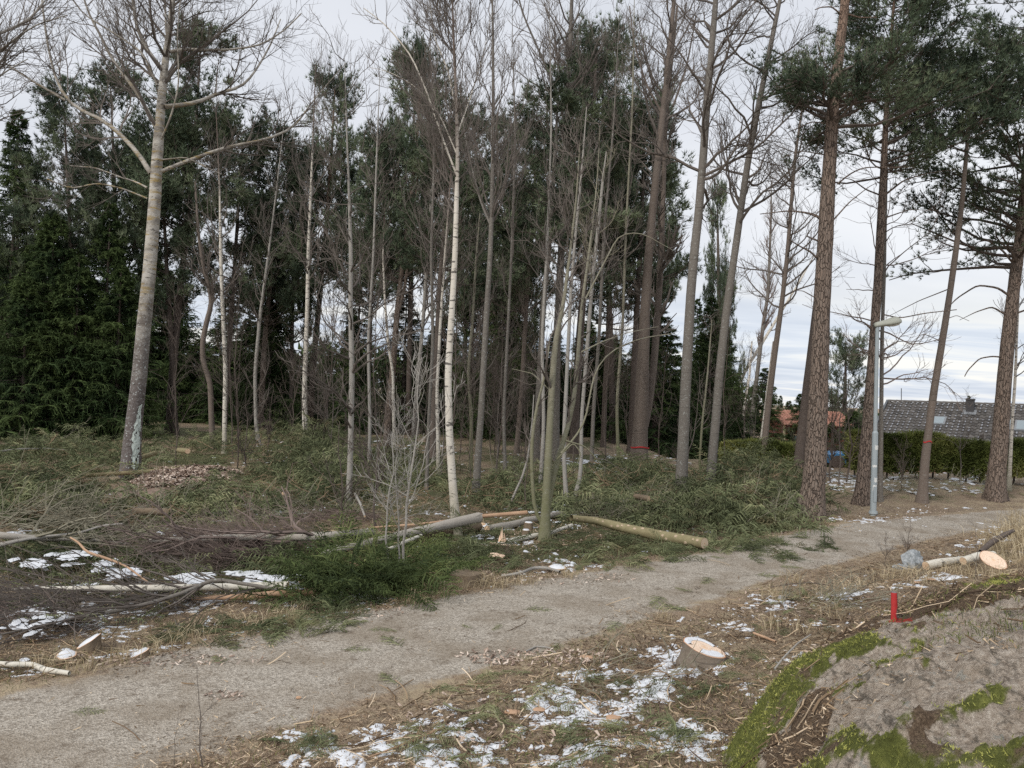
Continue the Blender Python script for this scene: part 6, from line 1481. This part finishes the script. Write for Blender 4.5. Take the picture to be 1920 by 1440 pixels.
# blue garden trailer cover behind the gap of the hedge
m_blue = mat('blue_tarpaulin', simple((.03, .12, .28), (.10, .30, .55), 8, .6, .03), rough=.4)
q = gp(1572, 885); q[1] += 1.6; q = np.array([q[0] * (q[1] / (q[1] - 1.6)), q[1], gz(q[0], q[1])]); root = thing('covered_trailer', 'blue tarpaulin covered load glimpsed through the saplings right of the biggest pine', 'trailer', q)
sg = q[1] / FPX; zc_ = at_y(1572, 860, q[1])[2] - q[2]
xs_ = np.linspace(-1, 1, 15); V = np.array([(x * 26 * sg, y * .55, zc_ + (.24 if z else -.16) * (1 - .25 * x * x) + .035 * math.sin(x * 11 + y * 4)) for x in xs_ for y in (-1, 1) for z in (0, 1)])
F = []
for i in range(14):
    a = i * 4; b_i = a + 4; F += [(a, b_i, b_i + 1, a + 1), (a + 2, a + 3, b_i + 3, b_i + 2), (a + 1, b_i + 1, b_i + 3, a + 3), (a, a + 2, b_i + 2, b_i)]
F += [(0, 1, 3, 2), (56, 58, 59, 57)]
mb = MB(); mb.add(V, np.array(F)); mb.obj('tarpaulin', m_blue, root)
mb = MB(); mb.add(*box((0, 0, zc_ * .45), (44 * sg, .9, zc_ * .5))); mb.obj('cargo_box', m_dark, root)
for x in (-14 * sg, 14 * sg):
    mb = MB(); mb.add(*tubes(np.array([(x, -.58, .22), (x, -.46, .22)])[None], np.full((1, 2), .24), 18, cap=True)); mb.obj('wheel', m_dark, root)

# ------------------------------------------------------------------ house with tiled roof
m_tile = mat('grey_roof_tile', lambda N: (N.mix(N.attr('tint'), (.065, .060, .056), (.165, .152, .14)), N.bump(N.noise(N.obj(), 30, 3), .3, .01)), rough=.8)
m_fascia = mat('dark_fascia_paint', simple((.10, .11, .12), (.16, .17, .18), 5, .1, .004)); m_brick = mat('brown_brick_wall', simple((.16, .09, .06), (.28, .17, .12), 8, .4, .01))
m_chim = mat('dark_chimney_metal', simple((.035, .035, .038), (.08, .078, .08), 7, .2, .005), rough=.6)
m_sky = mat('skylight_glass', lambda N: (.22, .27, .29), rough=.04, spec=1.0); m_frame = mat('skylight_frame_grey', simple((.16, .17, .18), (.26, .27, .28), 5, .1, .003), rough=.4)
A = at_y(1666, 753, 43.0); rd = np.array([.80, -.60, 0]); dd_h = np.array([-.60, -.80, 0]); run, drop = 4.9, 2.35
dn_ = nrm(dd_h * run - np.array([0, 0, drop])); nrmr = nrm(np.cross(dn_, rd)); nrmr = nrmr if nrmr[2] > 0 else -nrmr; SL = math.hypot(run, drop); RL = 13.5
gzh = gz(*(A[:2] + rd[:2] * 4)) ; base = np.array([*(A + rd * 6 + dd_h * 2)[:2], min(gzh, -1.9)])
house = thing('house', 'house with a snow dusted grey tiled roof, skylights and a dark chimney behind the hedge', 'house', base)
TOL = lambda P: np.asarray(P) - base
def on_roof(px, py):
    r = ray(px, py); t = ((A - CP) @ nrmr) / (r @ nrmr); p = CP + r * t; return (p - A) @ rd, (p - A) @ dn_
# pantiles: rows of rounded tiles, each row overlapping the next
nr, nc = 17, 54; tw_, th_ = RL / nc, SL / nr; rng = np.random.default_rng(95)
u = np.linspace(0, 1, 7); prof = np.where(u < .62, .045 * np.sin(u / .62 * np.pi), -.022 * np.sin((u - .62) / .38 * np.pi))
mb = MB(); sn = MB(); snP = []
for r_ in range(nr):
    for c_ in range(nc):
        o = A + rd * (c_ * tw_) + dn_ * (r_ * th_)
        a0 = o + rd * (u * tw_)[:, None] + nrmr * prof[:, None]
        top_ = a0 + nrmr * .004; bot = a0 + dn_ * (th_ * 1.06) + nrmr * .040; lip = bot - nrmr * .045
        V = np.vstack([top_, bot, lip]) ; i = np.arange(6)
        F = np.concatenate([np.stack([i, 7 + i, 8 + i, 1 + i], -1), np.stack([7 + i, 14 + i, 15 + i, 8 + i], -1)])
        mb.add(TOL(V), F, np.clip(rng.normal(.45, .22), 0, 1))
        # snow left in the trough of the tile, most of it at the left and along the ridge and eaves
        fx, fy = c_ / nc, r_ / nr; pr = .85 if (fx < .30) else (.75 if fy < .12 and fx < .75 else (.5 if fy > .8 else .10 + .5 * (fbm(np.array([fx * 9]), np.array([fy * 6]), o=2, seed=8)[0] > .55)))
        if rng.random() < pr:
            w0, w1 = .66, .92; l0 = .10 + .6 * rng.random(); l1 = .97
            q = [o + rd * (w * tw_) + dn_ * (l * th_ * 1.0) + nrmr * (.012 + .040 * l) for w, l in ((w0, l0), (w1, l0 + .05), (w1, l1), (w0, l1))]; snP.append(q)
tag(mb.obj('roof_tiles', m_tile, house), 'rows of grey clay pantiles', kind='stuff')
V = np.array(snP).reshape(-1, 3); n_ = len(snP); up_ = nrmr * .018
VV = np.concatenate([V.reshape(n_, 4, 3), V.reshape(n_, 4, 3).mean(1, keepdims=True) + up_], 1).reshape(-1, 3); i = np.arange(4)
F = np.stack([i, (i + 1) % 4, np.full(4, 4)], -1); F = (F[None] + (np.arange(n_) * 5)[:, None, None]).reshape(-1, 3)
mb = MB(); mb.add(TOL(VV), F); tag(mb.obj('roof_snow', mat('thin_roof_frost', lambda N: N.mix(N.noise(N.obj(), 3, 3), (.16, .165, .18), (.40, .41, .44))), house), 'snow left in the tile hollows', kind='stuff')
back = np.array([-dd_h[0], -dd_h[1], 0]); dnb = nrm(back * run - np.array([0, 0, drop]))
c0 = [A, A + rd * RL, A + rd * RL + dnb * SL, A + dnb * SL]; off = np.array([0, 0, -.10])
mb = MB(); V = np.array(c0 + [p + off for p in c0]); mb.add(TOL(V), np.array([(0, 1, 2, 3), (7, 6, 5, 4), (0, 3, 7, 4), (1, 5, 6, 2), (2, 6, 7, 3)])); mb.obj('rear_roof', m_tile, house)
mb = MB(); c1 = [A, A + rd * RL, A + rd * RL + dn_ * SL, A + dn_ * SL]; V = np.array([p - nrmr * .03 for p in c1] + [p - nrmr * .14 for p in c1]); mb.add(TOL(V), np.array([(3, 2, 1, 0), (4, 5, 6, 7), (0, 4, 7, 3), (1, 2, 6, 5), (3, 7, 6, 2), (0, 1, 5, 4)])); mb.obj('roof_deck', m_fascia, house)
def bar(p, q, w, h, m, name, up=None, parent=house, b=base):
    p, q = np.asarray(p), np.asarray(q); d = nrm(q - p); n_v = nrm(up if up is not None else np.array([0, 0, 1.])); s_v = nrm(np.cross(d, n_v)); n_v = np.cross(s_v, d)
    V = np.array([e + s_v * a * w / 2 + n_v * c * h / 2 for e in (p, q) for a in (-1, 1) for c in (-1, 1)]) - b
    mb = MB(); mb.add(V, np.array([(0, 1, 3, 2), (4, 6, 7, 5), (0, 4, 5, 1), (2, 3, 7, 6), (0, 2, 6, 4), (1, 5, 7, 3)])); return mb.obj(name, m, parent)
bar(A - rd * .06 - dn_ * .05 - nrmr * .03, A - rd * .06 + dn_ * (SL + .1) - nrmr * .03, .10, .26, m_fascia, 'verge_board', nrmr)
# ridge: a row of half round caps
rc = MB(); a = np.linspace(0, np.pi, 7); ringv = np.array([(0, math.cos(x), math.sin(x)) for x in a])
for e in (0, 1): rc.add(np.array([(e * .40, y * .13, z * .10 + (0 if e else .012)) for _, y, z in ringv]), np.zeros((0, 4), int))
rcm = MB(); rcm.add(np.concatenate(rc.V), np.array([(i, i + 1, 8 + i, 7 + i) for i in range(6)])); rme = rcm.mesh('ridge_cap', m_tile); ang_r = math.atan2(rd[1], rd[0])
for i in range(int(RL / .38)):
    o = link('ridge_cap', rme, house, TOL(A + rd * (i * .38) + [0, 0, .01])); o.rotation_euler = (0, 0, ang_r)
# chimney
ru, rv = on_roof(1819, 772); cb = A + rd * ru + dn_ * rv; yaw = np.array([[rd[0], -rd[1], 0], [rd[1], rd[0], 0], [0, 0, 1]])
s_c = cb[1] / FPX; ch = MB(); ch.add(*box(TOL(cb + [0, 0, 8 * s_c]), (13 * s_c, .42, 28 * s_c), yaw)); ch.obj('chimney', m_chim, house)
ch = MB(); ch.add(*box(TOL(cb + [0, 0, 23 * s_c]), (14.5 * s_c, .48, 3 * s_c), yaw)); ch.obj('chimney_cap', m_chim, house)
fl = MB(); fl.add(*box(TOL(cb + dn_ * .18 + nrmr * .06), (22 * s_c, .55, .05), np.stack([rd, dn_, nrmr], 1))); fl.obj('chimney_flashing', m_frame, house)
# skylights
def skylight(px, py, wpx, hpx):
    ru, rv = on_roof(px, py); c = A + rd * ru + dn_ * rv; w = wpx * c[1] / FPX / .86; h = hpx * c[1] / FPX / .42; R_ = np.stack([rd, dn_, nrmr], 1)
    win = MB(); win.add(*box(TOL(c + nrmr * .06), (w + .16, h + .16, .10), R_)); fo = win.obj('skylight', m_frame, house)
    g = MB(); g.add(*box(TOL(c + nrmr * .115), (w, h, .012), R_)); g.obj('pane', m_sky, fo)
skylight(1759, 791, 17, 11); skylight(1888, 799, 9, 14); skylight(1925, 801, 27, 15)
# walls
E0, E1 = A + dn_ * (SL - .5) + rd * .3, A + dn_ * (SL - .5) + rd * (RL - .3); B0, B1 = A + dnb * (SL - .5) + rd * .3, A + dnb * (SL - .5) + rd * (RL - .3); zb = base[2] - .1
def wall(pts):
    lo = [np.array([p[0], p[1], zb]) for p in (pts[0], pts[-1])]; V = [lo[0]] + list(pts) + [lo[1]]; V = np.array(V) - [0, 0, 0]
    th = nrm(np.cross(V[-1] - V[0], [0, 0, 1.])) * .2; n = len(V); VV = np.vstack([V, V + th]); mb = MB()
    mb.add(TOL(VV), [np.array([list(range(n))[::-1]]), np.array([list(range(n, 2 * n))]), np.array([(i, (i + 1) % n, n + (i + 1) % n, n + i) for i in range(n)])]); return mb.obj('wall', m_brick, house)
wall([E0 - [0, 0, .15], E1 - [0, 0, .15]]); wall([B1 - [0, 0, .15], B0 - [0, 0, .15]]); G0 = A + rd * .3; wall([B0 - [0, 0, .15], G0 - [0, 0, .2], E0 - [0, 0, .15]]); G1 = A + rd * (RL - .3); wall([E1 - [0, 0, .15], G1 - [0, 0, .2], B1 - [0, 0, .15]])
# aerial
p = at_y(1691, 752, 43.5); bar(p - [0, 0, 1.0], at_y(1690, 728, 43.5), .03, .03, m_chim, 'aerial')

# red wooden house with orange tiles, far behind
m_otile = mat('orange_roof_tile', lambda N: N.mix(N.attr('tint'), (.30, .14, .10), (.50, .27, .20))); m_redw = mat('red_board_wall', simple((.14, .04, .03), (.22, .07, .05), 9, .3, .01, (6, 6, .4))); m_cream = mat('cream_corner_board', simple((.55, .45, .28), (.66, .56, .38), 6, .1, .004))
Yh = 58.0; lft, rgt = at_y(1444, 770, Yh), at_y(1576, 771, Yh); ev = at_y(1500, 797, Yh - 2.6); bh = np.array([(lft[0] + rgt[0]) / 2, Yh, -2.0 if gz(lft[0] + 3, Yh) < -1 else gz(lft[0] + 3, Yh)])
red = thing('red_house', 'red wooden house with an orange tiled roof glimpsed behind the biggest pine', 'house', bh)
zr, ze = (lft[2] + rgt[2]) / 2, ev[2]; nr2, nc2 = 9, 26; rng = np.random.default_rng(96); mb = MB(); W_ = rgt[0] - lft[0]
u = np.linspace(0, 1, 5); pf = .05 * np.sin(u * np.pi)
for r_ in range(nr2):
    for c_ in range(nc2):
        f0_, f1_ = r_ / nr2, (r_ + 1.08) / nr2; x = lft[0] + W_ * (c_ + u) / nc2
        V = np.vstack([np.stack([x, np.full(5, Yh - 2.6 * f0_), zr + (ze - zr) * f0_ + pf], -1), np.stack([x, np.full(5, Yh - 2.6 * f1_), zr + (ze - zr) * f1_ + pf + .05], -1), np.stack([x, np.full(5, Yh - 2.6 * f1_), zr + (ze - zr) * f1_ + pf - .03], -1)]); i = np.arange(4)
        mb.add(V - bh, np.concatenate([np.stack([i, 5 + i, 6 + i, 1 + i], -1), np.stack([5 + i, 10 + i, 11 + i, 6 + i], -1)]), np.clip(rng.normal(.5, .25), 0, 1))
tag(mb.obj('roof_tiles', m_otile, red), 'rows of orange clay tiles', kind='stuff')
mb = MB(); V = np.array([(lft[0], Yh, zr), (rgt[0], Yh, zr), (rgt[0], Yh + 2.6, ze), (lft[0], Yh + 2.6, ze), (lft[0], Yh, zr - .12), (rgt[0], Yh, zr - .12), (rgt[0], Yh + 2.6, ze - .12), (lft[0], Yh + 2.6, ze - .12)]) - bh
mb.add(V, np.array([(0, 1, 2, 3), (7, 6, 5, 4), (0, 3, 7, 4), (1, 5, 6, 2), (2, 6, 7, 3)])); mb.obj('rear_roof', m_otile, red)
hgt = ze + .1 - bh[2]; mb = MB(); mb.add(*box((0, 0, hgt / 2 - .1), (W_ - .6, 4.4, hgt))); mb.obj('wall', m_redw, red)
for sgn in (-1, 1):
    mb = MB(); x = sgn * (W_ / 2 - .3); V = np.array([(x, -2.2, hgt - .1), (x, 2.2, hgt - .1), (x, 0, zr - bh[2] - .15), (x - sgn * .15, -2.2, hgt - .1), (x - sgn * .15, 2.2, hgt - .1), (x - sgn * .15, 0, zr - bh[2] - .15)]); mb.add(V, [np.array([(0, 1, 2), (5, 4, 3)]), np.array([(0, 3, 4, 1), (1, 4, 5, 2), (2, 5, 3, 0)])]); mb.obj('gable', m_redw, red)
    mb = MB(); mb.add(*box((sgn * (W_ / 2 - .32), -2.22, hgt / 2 - .1), (.14, .10, hgt))); mb.obj('corner_board', m_cream, red)
mb = MB(); mb.add(*box((W_ * .42 * 0 - W_ * .30, -2.24, hgt * .55), (.9, .06, 1.0))); wfr = mb.obj('window', m_cream, red)
mb = MB(); mb.add(*box((-W_ * .30, -2.28, hgt * .55), (.7, .02, .8))); mb.obj('pane', m_sky, wfr)

# a far belt of wood that closes the horizon
rng = np.random.default_rng(97); wood = MB(); n = 15000
x = rng.uniform(-150, 150, n); hh = 4.5 + 5 * fbm(x * .08, x * 0, o=3, seed=98); hh = np.where((x > 38) , 1.6 + 1.8 * fbm(x * .12, x * 0, o=3, seed=99), hh); z0 = rng.random(n) ** .8 * hh
p = np.stack([x, 118 + rng.normal(size=n) * 4, z0 + ground(x, np.full(n, 118.)) - .3], -1); V, F = spikes(p, nrm(rng.normal(size=(n, 3)) + [0, 0, 1.2]), 1.3, .7, 2, .6, rng)
wood.add(V, F, np.repeat(rng.random(n), 6)); tag(wood.obj('distant_woods', m_sneed), 'dark belt of distant woods along the horizon', kind='stuff')
#print('TRIS', sum(sum(len(p.vertices) - 2 for p in me.polygons) if len(me.polygons) < 5000 else int((len(me.loops) - 2 * len(me.polygons))) for me in bpy.data.meshes) / 1e6)
